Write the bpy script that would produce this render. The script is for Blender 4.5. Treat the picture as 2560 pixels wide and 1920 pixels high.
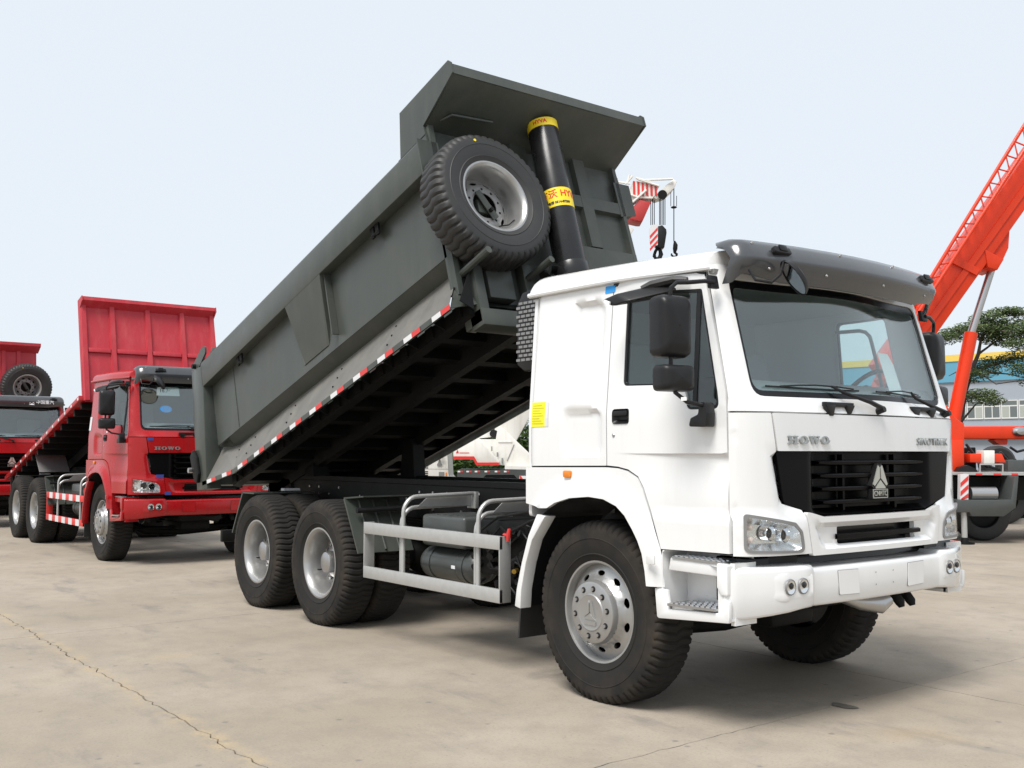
import bpy, bmesh, math, random
from math import sin, cos, pi, radians, sqrt, atan2
from mathutils import Vector, Matrix
from mathutils.geometry import delaunay_2d_cdt

for o in list(bpy.data.objects): bpy.data.objects.remove(o)
scn = bpy.context.scene
COL = scn.collection
random.seed(4)

# ------------------------------------------------------------------ camera
CAMP = Vector((4.6762, -5.451, 1.5174)); YAW = 2.48178; PITCH = 0.068958; FPX = 2527.9
_f = Vector((cos(PITCH)*cos(YAW), cos(PITCH)*sin(YAW), sin(PITCH)))
_r = Vector((sin(YAW), -cos(YAW), 0)); _u = _r.cross(_f)
cd = bpy.data.cameras.new('camera'); cam = bpy.data.objects.new('camera', cd); COL.objects.link(cam)
cam.matrix_world = Matrix(((_r.x, _u.x, -_f.x, CAMP.x), (_r.y, _u.y, -_f.y, CAMP.y), (_r.z, _u.z, -_f.z, CAMP.z), (0, 0, 0, 1)))
cd.sensor_width = 36; cd.lens = FPX/2560*36; cd.clip_start = .05; cd.clip_end = 3000
scn.camera = cam

def ray(u, v):                      # photo pixel (2560 x 1920) -> direction
    return _f + _r*((u-1280)/FPX) + _u*((960-v)/FPX)
E1 = Vector((_r.x, _r.y, 0)); E2 = Vector((cos(YAW), sin(YAW), 0))
def px(u, v, b):                    # photo pixel at horizontal distance b in front of the camera
    d = ray(u, v); return CAMP + d*(b/d.dot(E2))

# ------------------------------------------------------------------ sky, sun, exposure
SUN = Vector((.17, -.47, .84)).normalized()
w = bpy.data.worlds.new('World'); scn.world = w; w.use_nodes = True
nt = w.node_tree; nt.nodes.clear()
out = nt.nodes.new('ShaderNodeOutputWorld'); bg = nt.nodes.new('ShaderNodeBackground')
sky = nt.nodes.new('ShaderNodeTexSky'); sky.sky_type = 'NISHITA'; sky.sun_disc = False
sky.sun_elevation = math.asin(SUN.z); sky.sun_rotation = atan2(SUN.x, SUN.y)
sky.air_density = 1.0; sky.dust_density = 3.0; sky.ozone_density = 1.0
hz = nt.nodes.new('ShaderNodeMix'); hz.data_type = 'RGBA'; hz.inputs[0].default_value = .86
hz.inputs[7].default_value = (8.35, 9.0, 9.65, 1)       # thin bright haze veil over the blue
nt.links.new(sky.outputs[0], hz.inputs[6]); nt.links.new(hz.outputs[2], bg.inputs[0])
bg.inputs[1].default_value = .1; nt.links.new(bg.outputs[0], out.inputs[0])
sd = bpy.data.lights.new('sun', 'SUN'); sd.energy = 3.8; sd.angle = radians(26); sd.color = (1, .965, .92)
so = bpy.data.objects.new('sun', sd); COL.objects.link(so); so.rotation_euler = SUN.to_track_quat('Z', 'Y').to_euler()
scn.view_settings.view_transform = 'Standard'; scn.view_settings.look = 'None'
scn.view_settings.gamma = 1; scn.view_settings.exposure = 0.12; scn.view_settings.use_curve_mapping = False
scn.render.engine = 'CYCLES'
scn.render.resolution_x = 1024; scn.render.resolution_y = 768

# ------------------------------------------------------------------ materials
MATS = {}
def mat(name, col, rough=.5, metal=0, coat=0, spec=.5, noise=None, bump=None, emit=None):
    """noise=(scale, amount, (r,g,b) second colour[, detail]); bump=(scale, strength)"""
    m = bpy.data.materials.new(name); m.use_nodes = True; n = m.node_tree; b = n.nodes['Principled BSDF']
    b.inputs['Base Color'].default_value = (*col, 1); b.inputs['Roughness'].default_value = rough
    b.inputs['Metallic'].default_value = metal; b.inputs['Coat Weight'].default_value = coat
    b.inputs['Coat Roughness'].default_value = .06; b.inputs['Specular IOR Level'].default_value = spec
    tc = None
    if noise or bump:
        tc = n.nodes.new('ShaderNodeTexCoord')
    if noise:
        t = n.nodes.new('ShaderNodeTexNoise'); t.inputs['Scale'].default_value = noise[0]; t.inputs['Detail'].default_value = 6
        t.inputs['Roughness'].default_value = .65
        r = n.nodes.new('ShaderNodeValToRGB'); r.color_ramp.elements[0].position = .42; r.color_ramp.elements[1].position = .72
        r.color_ramp.elements[0].color = (0, 0, 0, 1); r.color_ramp.elements[1].color = (noise[1],)*3 + (1,)
        mx = n.nodes.new('ShaderNodeMix'); mx.data_type = 'RGBA'
        mx.inputs[6].default_value = (*col, 1); mx.inputs[7].default_value = (*noise[2], 1)
        n.links.new(tc.outputs['Object'], t.inputs['Vector']); n.links.new(t.outputs['Fac'], r.inputs['Fac'])
        n.links.new(r.outputs['Color'], mx.inputs[0]); n.links.new(mx.outputs[2], b.inputs['Base Color'])
        ra = n.nodes.new('ShaderNodeMapRange'); ra.inputs['To Min'].default_value = max(rough-.04, .02); ra.inputs['To Max'].default_value = min(rough+.25, 1)
        n.links.new(r.outputs['Color'], ra.inputs['Value']); n.links.new(ra.outputs[0], b.inputs['Roughness'])
    if bump:
        t = n.nodes.new('ShaderNodeTexNoise'); t.inputs['Scale'].default_value = bump[0]; t.inputs['Detail'].default_value = 4
        k = n.nodes.new('ShaderNodeBump'); k.inputs['Strength'].default_value = bump[1]; k.inputs['Distance'].default_value = .01
        n.links.new(tc.outputs['Object'], t.inputs['Vector']); n.links.new(t.outputs['Fac'], k.inputs['Height']); n.links.new(k.outputs[0], b.inputs['Normal'])
    MATS[name] = m; return m
WHITE = mat('white_paint', (.745, .75, .75), .25, coat=.7, noise=(3.5, .06, (.66, .63, .58)))
RED = mat('red_paint', (.37, .006, .009), .3, coat=.25, spec=.4, noise=(4, .12, (.33, .02, .018)))
PINK = mat('red_body_paint', (.44, .035, .05), .5, spec=.3, noise=(5, .3, (.36, .055, .06)))
GREY = mat('grey_body_paint', (.049, .057, .050), .36, spec=.4, noise=(2.2, .45, (.090, .090, .079)), bump=(1.6, .22))
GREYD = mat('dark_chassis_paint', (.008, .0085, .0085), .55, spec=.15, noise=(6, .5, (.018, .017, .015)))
SKIRT = mat('dusty_lit_skirt', (.14, .136, .124), .55, noise=(4, .6, (.20, .188, .165)))  # dust mottling over a base colour paled for light on the up-facing skirt
BLACK = mat('black_plastic', (.011, .011, .012), .42, spec=.3, noise=(8, .25, (.022, .022, .022)))
GRILLE = mat('grille_black', (.004, .004, .0045), .3, spec=.09)
GLOSSB = mat('gloss_black', (.006, .006, .007), .2, spec=.3)
VISOR = mat('smoked_visor', (.052, .056, .062), .24, coat=.4, noise=(7, .2, (.10, .10, .10)))
SILVER = mat('silver_paint', (.40, .40, .395), .36, .7, noise=(9, .35, (.27, .26, .245)))
RIMG = mat('rim_grey', (.24, .24, .24), .45, .3, noise=(10, .4, (.20, .19, .18)))
GALV = mat('guard_silver', (.46, .46, .45), .42, .4, noise=(14, .4, (.34, .34, .33)))
CHROME = mat('chrome', (.85, .86, .88), .07, 1)
REFL = mat('lamp_reflector', (.80, .81, .82), .22, .85)
STEEL = mat('steel', (.45, .45, .45), .3, .9)
AMBER = mat('amber_lens', (.75, .22, .02), .2)
REDREF = mat('red_reflector', (.62, .035, .03), .35)
WREF = mat('white_reflector', (.66, .66, .67), .35)
YELLOW = mat('yellow_label', (.82, .62, .02), .45)
YELLOW2 = mat('yellow_sticker', (.80, .76, .02), .5)
BLUE = mat('blue_tape', (.02, .30, .75), .6)
DBLUE = mat('dark_blue_tape', (.03, .05, .25), .6)
REDTXT = mat('red_print', (.62, .02, .02), .5)
DARKTXT = mat('dark_print', (.03, .03, .03), .6)
INTER = mat('cab_interior', (.38, .39, .39), .85)
DASH = mat('dashboard', (.20, .215, .22), .6)
PAPER = mat('paper', (.86, .87, .87), .9)
CRANE = mat('crane_red', (.68, .042, .007), .42, coat=.1, spec=.3, noise=(3, .2, (.48, .035, .012)))
CWHITE = mat('crane_white', (.74, .73, .69), .45, noise=(3, .3, (.55, .52, .45)))
BARK = mat('bark', (.07, .055, .045), .9, noise=(12, .5, (.12, .10, .08)))
TANK = mat('tank_grey', (.055, .062, .060), .35, noise=(5, .3, (.09, .085, .08)))
LETTER = mat('letter_silver', (.36, .38, .38), .3, .5)

def rubber():
    m = mat('tyre_rubber', (.022, .021, .020), .8, spec=.2); n = m.node_tree; b = n.nodes['Principled BSDF']
    tc = n.nodes.new('ShaderNodeTexCoord'); sx = n.nodes.new('ShaderNodeSeparateXYZ'); n.links.new(tc.outputs['Object'], sx.inputs[0])
    cb = n.nodes.new('ShaderNodeCombineXYZ'); n.links.new(sx.outputs[0], cb.inputs[0]); n.links.new(sx.outputs[2], cb.inputs[2])
    ln = n.nodes.new('ShaderNodeVectorMath'); ln.operation = 'LENGTH'; n.links.new(cb.outputs[0], ln.inputs[0])
    rp = n.nodes.new('ShaderNodeValToRGB'); e = rp.color_ramp.elements       # road dust settles in the shoulder ring
    e[0].position = .38; e[0].color = (.10,)*3+(1,); e[1].position = .51; e[1].color = (.62,)*3+(1,); x = e.new(.545); x.color = (.25,)*3+(1,); x = e.new(.56); x.color = (.06,)*3+(1,)
    n.links.new(ln.outputs['Value'], rp.inputs[0])
    t = n.nodes.new('ShaderNodeTexNoise'); t.inputs['Scale'].default_value = 9; t.inputs['Detail'].default_value = 6; n.links.new(tc.outputs['Object'], t.inputs['Vector'])
    mr = n.nodes.new('ShaderNodeMapRange'); mr.inputs[1].default_value = .35; mr.inputs[2].default_value = .7; n.links.new(t.outputs['Fac'], mr.inputs[0])
    mu = n.nodes.new('ShaderNodeMath'); mu.operation = 'MULTIPLY'; n.links.new(rp.outputs[0], mu.inputs[0]); n.links.new(mr.outputs[0], mu.inputs[1])
    mx = n.nodes.new('ShaderNodeMix'); mx.data_type = 'RGBA'; mx.inputs[6].default_value = (.020, .019, .018, 1); mx.inputs[7].default_value = (.060, .047, .035, 1)
    n.links.new(mu.outputs[0], mx.inputs[0]); n.links.new(mx.outputs[2], b.inputs['Base Color']); return m
RUBBER = rubber()
RUBBERC = mat('clean_rubber', (.022, .022, .022), .6, noise=(8, .3, (.04, .038, .036)))

def streaks(m, col, amount, scale=(9, 9, .8), lo=.48, hi=.72):
    """run-off streaks and dust over whatever colour the material already has"""
    n = m.node_tree; b = n.nodes['Principled BSDF']; src = b.inputs['Base Color'].links[0].from_socket
    tc = n.nodes.new('ShaderNodeTexCoord'); mp = n.nodes.new('ShaderNodeMapping'); mp.inputs['Scale'].default_value = scale; t = n.nodes.new('ShaderNodeTexNoise'); t.inputs['Scale'].default_value = 1; t.inputs['Detail'].default_value = 7; t.inputs['Roughness'].default_value = .7
    r = n.nodes.new('ShaderNodeMapRange'); r.inputs[1].default_value = lo; r.inputs[2].default_value = hi; r.inputs[4].default_value = amount
    x = n.nodes.new('ShaderNodeMix'); x.data_type = 'RGBA'; x.inputs[7].default_value = (*col, 1)
    n.links.new(tc.outputs['Object'], mp.inputs[0]); n.links.new(mp.outputs[0], t.inputs['Vector']); n.links.new(t.outputs['Fac'], r.inputs[0]); n.links.new(r.outputs[0], x.inputs[0]); n.links.new(src, x.inputs[6]); n.links.new(x.outputs[2], b.inputs['Base Color'])
streaks(GREY, (.105, .105, .092), .28, (6, 6, 1.0)); streaks(GREY, (.034, .037, .033), .3, (1.6, 1.6, 1.6), .5, .75)
streaks(RED, (.22, .02, .02), .45); streaks(PINK, (.55, .12, .12), .4, (6, 6, .8)); streaks(CWHITE, (.42, .38, .30), .35, (5, 5, .6)); streaks(CRANE, (.40, .03, .012), .4, (4, 4, 1.5)); streaks(WHITE, (.60, .57, .52), .18, (11, 11, .9), .52, .8); streaks(SKIRT, (.09, .085, .075), .5, (6, 6, 2))

def glassmat(name, tint, refl=.95, rough=.01, f0=.05):
    m = bpy.data.materials.new(name); m.use_nodes = True; n = m.node_tree; n.nodes.clear()
    o = n.nodes.new('ShaderNodeOutputMaterial'); t = n.nodes.new('ShaderNodeBsdfTransparent'); t.inputs[0].default_value = (*tint, 1)
    g = n.nodes.new('ShaderNodeBsdfGlossy'); g.inputs['Roughness'].default_value = rough; g.inputs[0].default_value = (refl, refl, refl, 1)
    ge = n.nodes.new('ShaderNodeNewGeometry'); dt = n.nodes.new('ShaderNodeVectorMath'); dt.operation = 'DOT_PRODUCT'
    n.links.new(ge.outputs['Incoming'], dt.inputs[0]); n.links.new(ge.outputs['Normal'], dt.inputs[1])
    def mth(op, a, b=None):
        q = n.nodes.new('ShaderNodeMath'); q.operation = op; q.use_clamp = op in ('SUBTRACT', 'MULTIPLY_ADD')
        n.links.new(a.outputs['Value'] if 'Value' in a.outputs else a.outputs[0], q.inputs[0]) if not isinstance(a, float) else setattr(q.inputs[0], 'default_value', a)
        if b is not None: n.links.new(b.outputs[0], q.inputs[1]) if not isinstance(b, float) else setattr(q.inputs[1], 'default_value', b)
        return q
    f = mth('MULTIPLY_ADD', mth('POWER', mth('SUBTRACT', 1.0, mth('ABSOLUTE', dt)), 5.0), 1-f0); f.inputs[2].default_value = f0    # Schlick, same from both sides
    x = n.nodes.new('ShaderNodeMixShader'); n.links.new(f.outputs[0], x.inputs[0]); n.links.new(t.outputs[0], x.inputs[1]); n.links.new(g.outputs[0], x.inputs[2]); n.links.new(x.outputs[0], o.inputs[0])
    return m
GLASS = glassmat('windscreen_glass', (.86, .93, .93), f0=.10)
SGLASS = glassmat('side_glass', (.87, .93, .925), f0=.055)
LENS = glassmat('lamp_lens', (.97, .98, .98), f0=.03)

# ------------------------------------------------------------------ mesh tools
class MB:
    def __init__(s): s.v = []; s.f = []; s.M = None
    def add(s, vs, fs):
        k = len(s.v); s.v += [Vector(p) for p in vs]; s.f += [tuple(i+k for i in f) for f in fs]; return s
    def box(s, x0, x1, y0, y1, z0, z1):
        return s.add([(x0,y0,z0),(x1,y0,z0),(x1,y1,z0),(x0,y1,z0),(x0,y0,z1),(x1,y0,z1),(x1,y1,z1),(x0,y1,z1)],
                     [(3,2,1,0),(4,5,6,7),(0,1,5,4),(1,2,6,5),(2,3,7,6),(3,0,4,7)])
    def prism(s, poly, axis, a0, a1):
        """polygon in the two other axes (x,z for axis y; y,z for x; x,y for z) pushed along axis"""
        def p(q, a): return (q[0], a, q[1]) if axis == 1 else ((a, q[0], q[1]) if axis == 0 else (q[0], q[1], a))
        n = len(poly); vs = [p(q, a0) for q in poly]+[p(q, a1) for q in poly]
        ar = sum(poly[i][0]*poly[(i+1) % n][1]-poly[(i+1) % n][0]*poly[i][1] for i in range(n))
        fs = [tuple(range(n)), tuple(range(2*n-1, n-1, -1))]+[(i, i+n, (i+1) % n+n, (i+1) % n) for i in range(n)]
        sg = (1 if axis == 1 else -1)*(1 if ar > 0 else -1)*(1 if a1 > a0 else -1)
        if sg < 0: fs = [f[::-1] for f in fs]
        return s.add(vs, fs)
    def hull(s, A, B):
        """two loops of equal length, capped"""
        n = len(A); return s.add(list(A)+list(B), [tuple(range(n))[::-1], tuple(range(n, 2*n))]+[(i, (i+1) % n, (i+1) % n+n, i+n) for i in range(n)])
    def cyl(s, p0, p1, r0, r1=None, n=16, cap=True):
        p0 = Vector(p0); p1 = Vector(p1); r1 = r0 if r1 is None else r1; d = (p1-p0).normalized()
        a = d.orthogonal().normalized(); b = d.cross(a); vs = []
        for p, r in ((p0, r0), (p1, r1)):
            vs += [p+a*r*cos(2*pi*i/n)+b*r*sin(2*pi*i/n) for i in range(n)]
        fs = [(i, (i+1) % n, (i+1) % n+n, i+n) for i in range(n)]
        if cap: fs += [tuple(range(n-1, -1, -1)), tuple(range(n, 2*n))]
        return s.add(vs, fs)
    def tube(s, path, r, n=8, cap=True):
        P = [Vector(p) for p in path]; R = r if isinstance(r, (list, tuple)) else [r]*len(P); k = len(s.v); a = None
        for i, p in enumerate(P):
            d = (P[min(i+1, len(P)-1)]-P[max(i-1, 0)]).normalized()
            a = d.orthogonal().normalized() if a is None else (a-d*a.dot(d)).normalized()
            b = d.cross(a); s.v += [p+(a*cos(2*pi*j/n)+b*sin(2*pi*j/n))*R[i] for j in range(n)]
        for i in range(len(P)-1):
            for j in range(n):
                s.f.append((k+i*n+j, k+i*n+(j+1) % n, k+(i+1)*n+(j+1) % n, k+(i+1)*n+j))
        if cap: s.f += [tuple(k+j for j in range(n-1, -1, -1)), tuple(k+(len(P)-1)*n+j for j in range(n))]
        return s
    def lathe(s, prof, c=(0,0,0), n=32, closed=False):
        """profile of (r, y) turned round the y axis through c"""
        k = len(s.v); m = len(prof); c = Vector(c)
        for i in range(n):
            a = 2*pi*i/n
            for r, y in prof: s.v.append(c+Vector((r*cos(a), y, r*sin(a))))
        for i in range(n):
            for j in range(m if closed else m-1):
                s.f.append((k+i*m+j, k+i*m+(j+1) % m, k+((i+1) % n)*m+(j+1) % m, k+((i+1) % n)*m+j))
        return s
    def grid(s, rows, closeu=False):
        k = len(s.v); n = len(rows); m = len(rows[0])
        for r in rows: s.v += [Vector(p) for p in r]
        for i in range(n-1):
            for j in range(m if closeu else m-1):
                s.f.append((k+i*m+j, k+i*m+(j+1) % m, k+(i+1)*m+(j+1) % m, k+(i+1)*m+j))
        return s
    def xform(s, M): s.v = [M @ p for p in s.v]; return s
    def mirror(s): s.v = [Vector((p.x, -p.y, p.z)) for p in s.v]; s.f = [f[::-1] for f in s.f]; return s
    def build(s, name, m, parent=None, smooth=35, bevel=0, seg=2, fix=False):
        me = bpy.data.meshes.new(name)
        if bevel or fix:
            bm = bmesh.new(); vv = [bm.verts.new(p) for p in s.v]
            for f in s.f:
                try: bm.faces.new([vv[i] for i in f])
                except ValueError: pass
            if fix or bevel: bmesh.ops.remove_doubles(bm, verts=bm.verts, dist=1e-5); bmesh.ops.recalc_face_normals(bm, faces=bm.faces)
            if bevel:
                bm.normal_update()
                ed = [e for e in bm.edges if len(e.link_faces) == 2 and e.calc_face_angle(0) > radians(28)]
                bmesh.ops.bevel(bm, geom=ed, offset=bevel, segments=seg, profile=.5, affect='EDGES', clamp_overlap=True)
            bm.to_mesh(me); bm.free()
        else:
            me.from_pydata([tuple(p) for p in s.v], [], s.f)
        me.materials.append(m)
        if smooth:
            me.polygons.foreach_set('use_smooth', [True]*len(me.polygons)); me.set_sharp_from_angle(angle=radians(smooth))
        o = bpy.data.objects.new(name, me); COL.objects.link(o); o.parent = parent
        return o
def empty(name, loc, rz=0):
    o = bpy.data.objects.new(name, None); o.location = loc; o.rotation_euler = (0, 0, rz); o.empty_display_size = .2; COL.objects.link(o); return o
def tag(o, label, cat, group=None, kind=None):
    if label: o['label'] = label
    if cat: o['category'] = cat
    if group: o['group'] = group
    if kind: o['kind'] = kind
    return o
def inst(o, name, parent, M):
    """another object on the same mesh (children too)"""
    c = o.copy(); c.name = name; COL.objects.link(c); c.parent = parent; c.matrix_local = M
    for ch in o.children:
        d = ch.copy(); COL.objects.link(d); d.parent = c
    return c
def copy_tree(o, parent):
    c = o.copy(); COL.objects.link(c); c.parent = parent
    for ch in o.children: copy_tree(ch, c)
    return c
def round_poly(P, r, n=5):
    """P: list of (x,y) or (x,y,radius)"""
    out = []; m = len(P)
    for i in range(m):
        p = Vector(P[i][:2]); R = P[i][2] if len(P[i]) > 2 else r; a = Vector(P[i-1][:2])-p; b = Vector(P[(i+1) % m][:2])-p
        if R <= 0: out.append(tuple(p)); continue
        ang = a.angle(b, pi)
        if ang > pi-.02: out.append(tuple(p)); continue
        d = min(R/math.tan(ang/2), a.length*.48, b.length*.48); p0 = p+a.normalized()*d; p1 = p+b.normalized()*d
        for k in range(n+1):
            t = k/n; q = p0*(1-t)**2+p*2*t*(1-t)+p1*t*t; out.append((q.x, q.y))
    return out
def rrect(x0, x1, z0, z1, r, n=5): return round_poly([(x0,z0),(x1,z0),(x1,z1),(x0,z1)], r, n)
def inside(p, poly):
    c = False; n = len(poly); x, y = p
    for i in range(n):
        x0, y0 = poly[i]; x1, y1 = poly[i-1]
        if (y0 > y) != (y1 > y) and x < (x1-x0)*(y-y0)/(y1-y0)+x0: c = not c
    return c
def segd(p, a, b):
    dx, dy = b[0]-a[0], b[1]-a[1]; L = dx*dx+dy*dy
    t = max(0, min(1, ((p[0]-a[0])*dx+(p[1]-a[1])*dy)/L)) if L else 0
    return sqrt((p[0]-a[0]-t*dx)**2+(p[1]-a[1]-t*dy)**2)
def pdist(p, poly, closed=True):
    n = len(poly); return min(segd(p, poly[i], poly[(i+1) % n]) for i in range(n if closed else n-1))
def sm(t): t = max(0, min(1, t)); return t*t*(3-2*t)

def panel(name, outl, holes, surf, outward, m, parent, t=.02, step=.1, edge=.05, us=None, smooth=40, vs=()):
    """sheet of thickness t whose outline and holes are given in two surface coordinates"""
    loops = [outl]+list(holes); V = []; Ed = []
    for lp in loops:
        k0 = len(V); pts = []
        for i in range(len(lp)):
            a = lp[i]; b = lp[(i+1) % len(lp)]; L = sqrt((a[0]-b[0])**2+(a[1]-b[1])**2); k = max(1, int(L/edge))
            pts += [(a[0]+(b[0]-a[0])*j/k, a[1]+(b[1]-a[1])*j/k) for j in range(k)]
        V += pts; Ed += [(k0+i, k0+(i+1) % len(pts)) for i in range(len(pts))]
    xs = [p[0] for p in outl]; ys = [p[1] for p in outl]
    gx = us if us else [min(xs)+step*i for i in range(1, int((max(xs)-min(xs))/step)+1)]
    gy = [min(ys)+step*i for i in range(1, int((max(ys)-min(ys))/step)+1)]
    gy = sorted(set(gy) | set(vs)); mg = min(step*.3, .02, .006 if vs else 1)
    for a in gx:
        for b in gy:
            if inside((a, b), outl) and not any(inside((a, b), h) for h in holes) and min(pdist((a, b), l) for l in loops) > mg: V.append((a, b))
    r = delaunay_2d_cdt([Vector(p) for p in V], Ed, [], 0, 1e-6)
    W = [(p.x, p.y) for p in r[0]]
    F = []
    for f in r[2]:
        c = (sum(W[i][0] for i in f)/3, sum(W[i][1] for i in f)/3)
        if inside(c, outl) and not any(inside(c, h) for h in holes): F.append(tuple(f))
    P = [Vector(surf(*p)) for p in W]; O = Vector(outward); N = []
    e = 2e-3
    for (a, b), p in zip(W, P):
        n = (Vector(surf(a+e, b))-Vector(surf(a-e, b))).cross(Vector(surf(a, b+e))-Vector(surf(a, b-e)))
        n = n.normalized() if n.length > 1e-12 else O.copy()
        N.append(n if n.dot(O) > 0 else -n)
    a, b, c = (P[i] for i in F[0])
    if (b-a).cross(c-a).dot(N[F[0][0]]) < 0: F = [f[::-1] for f in F]
    k = len(P); mb = MB(); mb.v = P+[p-n*t for p, n in zip(P, N)]
    cnt = {}
    for f in F:
        for i in range(3): cnt[(f[i], f[(i+1) % 3])] = 1
    mb.f = list(F)+[tuple(i+k for i in f[::-1]) for f in F]+[(b, a, a+k, b+k) for (a, b) in cnt if (b, a) not in cnt]
    return mb.build(name, m, parent, smooth=smooth)

def text_mesh(body, size, depth, extr_mat, parent, name, M, font_scale_x=1.0, shear=0, offset=0):
    cu = bpy.data.curves.new(name, 'FONT'); cu.body = body; cu.size = size; cu.extrude = depth; cu.align_x = 'CENTER'; cu.align_y = 'CENTER'; cu.shear = shear; cu.offset = offset; cu.resolution_u = 3; cu.space_character = 1.12 if body == 'SINOTRUK' else 1
    o = bpy.data.objects.new(name, cu); COL.objects.link(o); bpy.context.view_layer.update()
    me = bpy.data.meshes.new_from_object(o.evaluated_get(bpy.context.evaluated_depsgraph_get())); bpy.data.objects.remove(o)
    me.transform(Matrix.Diagonal((font_scale_x, 1, 1, 1))); me.transform(M); me.materials.clear(); me.materials.append(extr_mat)
    q = bpy.data.objects.new(name, me); COL.objects.link(q); q.parent = parent; return q
def frame_mat(o, ex, ey):
    """local x -> ex, y -> ey at origin o"""
    ex = Vector(ex).normalized(); ey = Vector(ey).normalized(); ez = ex.cross(ey)
    return Matrix(((ex.x, ey.x, ez.x, o[0]), (ex.y, ey.y, ez.y, o[1]), (ex.z, ey.z, ez.z, o[2]), (0, 0, 0, 1)))

# ------------------------------------------------------------------ ground: concrete yard in cast slabs
def concrete():
    m = bpy.data.materials.new('concrete'); m.use_nodes = True; n = m.node_tree; b = n.nodes['Principled BSDF']; L = n.links.new
    g = n.nodes.new('ShaderNodeNewGeometry'); b.inputs['Roughness'].default_value = .85; b.inputs['Specular IOR Level'].default_value = .3
    def noise(sc, det=5, ro=.6, stretch=None):
        t = n.nodes.new('ShaderNodeTexNoise'); t.inputs['Scale'].default_value = sc; t.inputs['Detail'].default_value = det; t.inputs['Roughness'].default_value = ro
        if stretch:
            mp = n.nodes.new('ShaderNodeMapping'); mp.inputs['Scale'].default_value = stretch; mp.inputs['Rotation'].default_value = (0, 0, .25); L(g.outputs['Position'], mp.inputs[0]); L(mp.outputs[0], t.inputs['Vector'])
        else: L(g.outputs['Position'], t.inputs['Vector'])
        return t
    def ramp(src, p0, p1, v0, v1):
        r = n.nodes.new('ShaderNodeMapRange'); r.interpolation_type = 'SMOOTHSTEP'
        r.inputs[1].default_value = p0; r.inputs[2].default_value = p1; r.inputs[3].default_value = v0; r.inputs[4].default_value = v1; L(src.outputs[0], r.inputs[0]); return r
    def mix(f, a, c):
        x = n.nodes.new('ShaderNodeMix'); x.data_type = 'RGBA'; L(f.outputs[0], x.inputs[0])
        for i, q in ((6, a), (7, c)):
            if isinstance(q, tuple): x.inputs[i].default_value = (*q, 1)
            else: L(q.outputs[2], x.inputs[i])
        return x
    a = mix(ramp(noise(.45, 6), .35, .65, 0, 1), (.300, .256, .200), (.362, .314, .256))
    a = mix(ramp(noise(3.2, 8, .7), .40, .75, 0, .6), a, (.225, .20, .168))
    a = mix(ramp(noise(1.5, 8, .66, (.55, 1.5, 1)), .54, .72, 0, .7), a, (.19, .172, .155))     # tyre dust and drips
    a = mix(ramp(noise(.9, 4, .5), .60, .76, 0, .5), a, (.37, .295, .19))        # sandy patches
    sp_ = n.nodes.new('ShaderNodeSeparateXYZ'); L(g.outputs['Position'], sp_.inputs[0])
    m1 = n.nodes.new('ShaderNodeMath'); m1.operation = 'ADD'; L(sp_.outputs[1], m1.inputs[0]); m1.inputs[1].default_value = 3.33
    m2 = n.nodes.new('ShaderNodeMath'); m2.operation = 'ABSOLUTE'; L(m1.outputs[0], m2.inputs[0])
    m3 = ramp(m2, .015, .13, 1, 0); m4 = n.nodes.new('ShaderNodeMath'); m4.operation = 'MULTIPLY'; L(m3.outputs[0], m4.inputs[0]); L(ramp(noise(5, 6, .7), .42, .65, 0, .8).outputs[0], m4.inputs[1])
    a = mix(m4, a, (.40, .315, .20))
    a = mix(ramp(noise(60, 3, .7), .45, .75, 0, .4), a, (.19, .172, .15))
    v = n.nodes.new('ShaderNodeTexVoronoi'); v.inputs['Scale'].default_value = 3.3; v.inputs['Randomness'].default_value = 1; L(g.outputs['Position'], v.inputs['Vector'])
    sp = ramp(v, .03, .085, .75, 0); a = mix(sp, a, (.17, .155, .14))
    v2 = n.nodes.new('ShaderNodeTexVoronoi'); v2.inputs['Scale'].default_value = 11; L(g.outputs['Position'], v2.inputs['Vector'])
    a = mix(ramp(v2, .03, .10, .5, 0), a, (.15, .14, .125))
    L(a.outputs[2], b.inputs['Base Color'])
    k = n.nodes.new('ShaderNodeBump'); k.inputs['Strength'].default_value = .25; k.inputs['Distance'].default_value = .006
    L(noise(38, 6, .7).outputs[0], k.inputs['Height']); L(k.outputs[0], b.inputs['Normal']); return m
CONC = concrete()
JOINT = mat('joint_dirt', (.24, .20, .145), .95, noise=(18, .8, (.13, .115, .09)))
gm = MB(); R = 1500
gm.add([(-R,-R,-.05),(R,-R,-.05),(R,R,-.05),(-R,R,-.05)], [(0,1,2,3)])
ground = tag(gm.build('ground', JOINT, None, smooth=0), None, None, kind='structure')
X0S, Y0S, SX, SY = .955, -3.33, 5.485, 4.145
gi = (-5, 3); gj = (-3, 7)
rj = random.Random(8)
def jag(a, b, amp, n):
    """shared ragged joint line between two slabs"""
    pts = []; dx, dy = b[0]-a[0], b[1]-a[1]; L = sqrt(dx*dx+dy*dy)
    for i in range(n+1):
        t = i/n; o = 0 if i in (0, n) else rj.gauss(0, amp); pts.append((a[0]+dx*t-dy/L*o, a[1]+dy*t+dx/L*o))
    return pts
HX = {}; HY = {}
for i in range(gi[0], gi[1]+1):
    for j in range(gj[0], gj[1]+1):
        c = (X0S+i*SX, Y0S+j*SY)
        HX[i, j] = jag(c, (c[0]+SX, c[1]), .011 if j == 0 else .006, 90 if j in (0, 1) else 24)
        HY[i, j] = jag(c, (c[0], c[1]+SY), .004, 60 if i in (0, -1) else 20)
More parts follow.
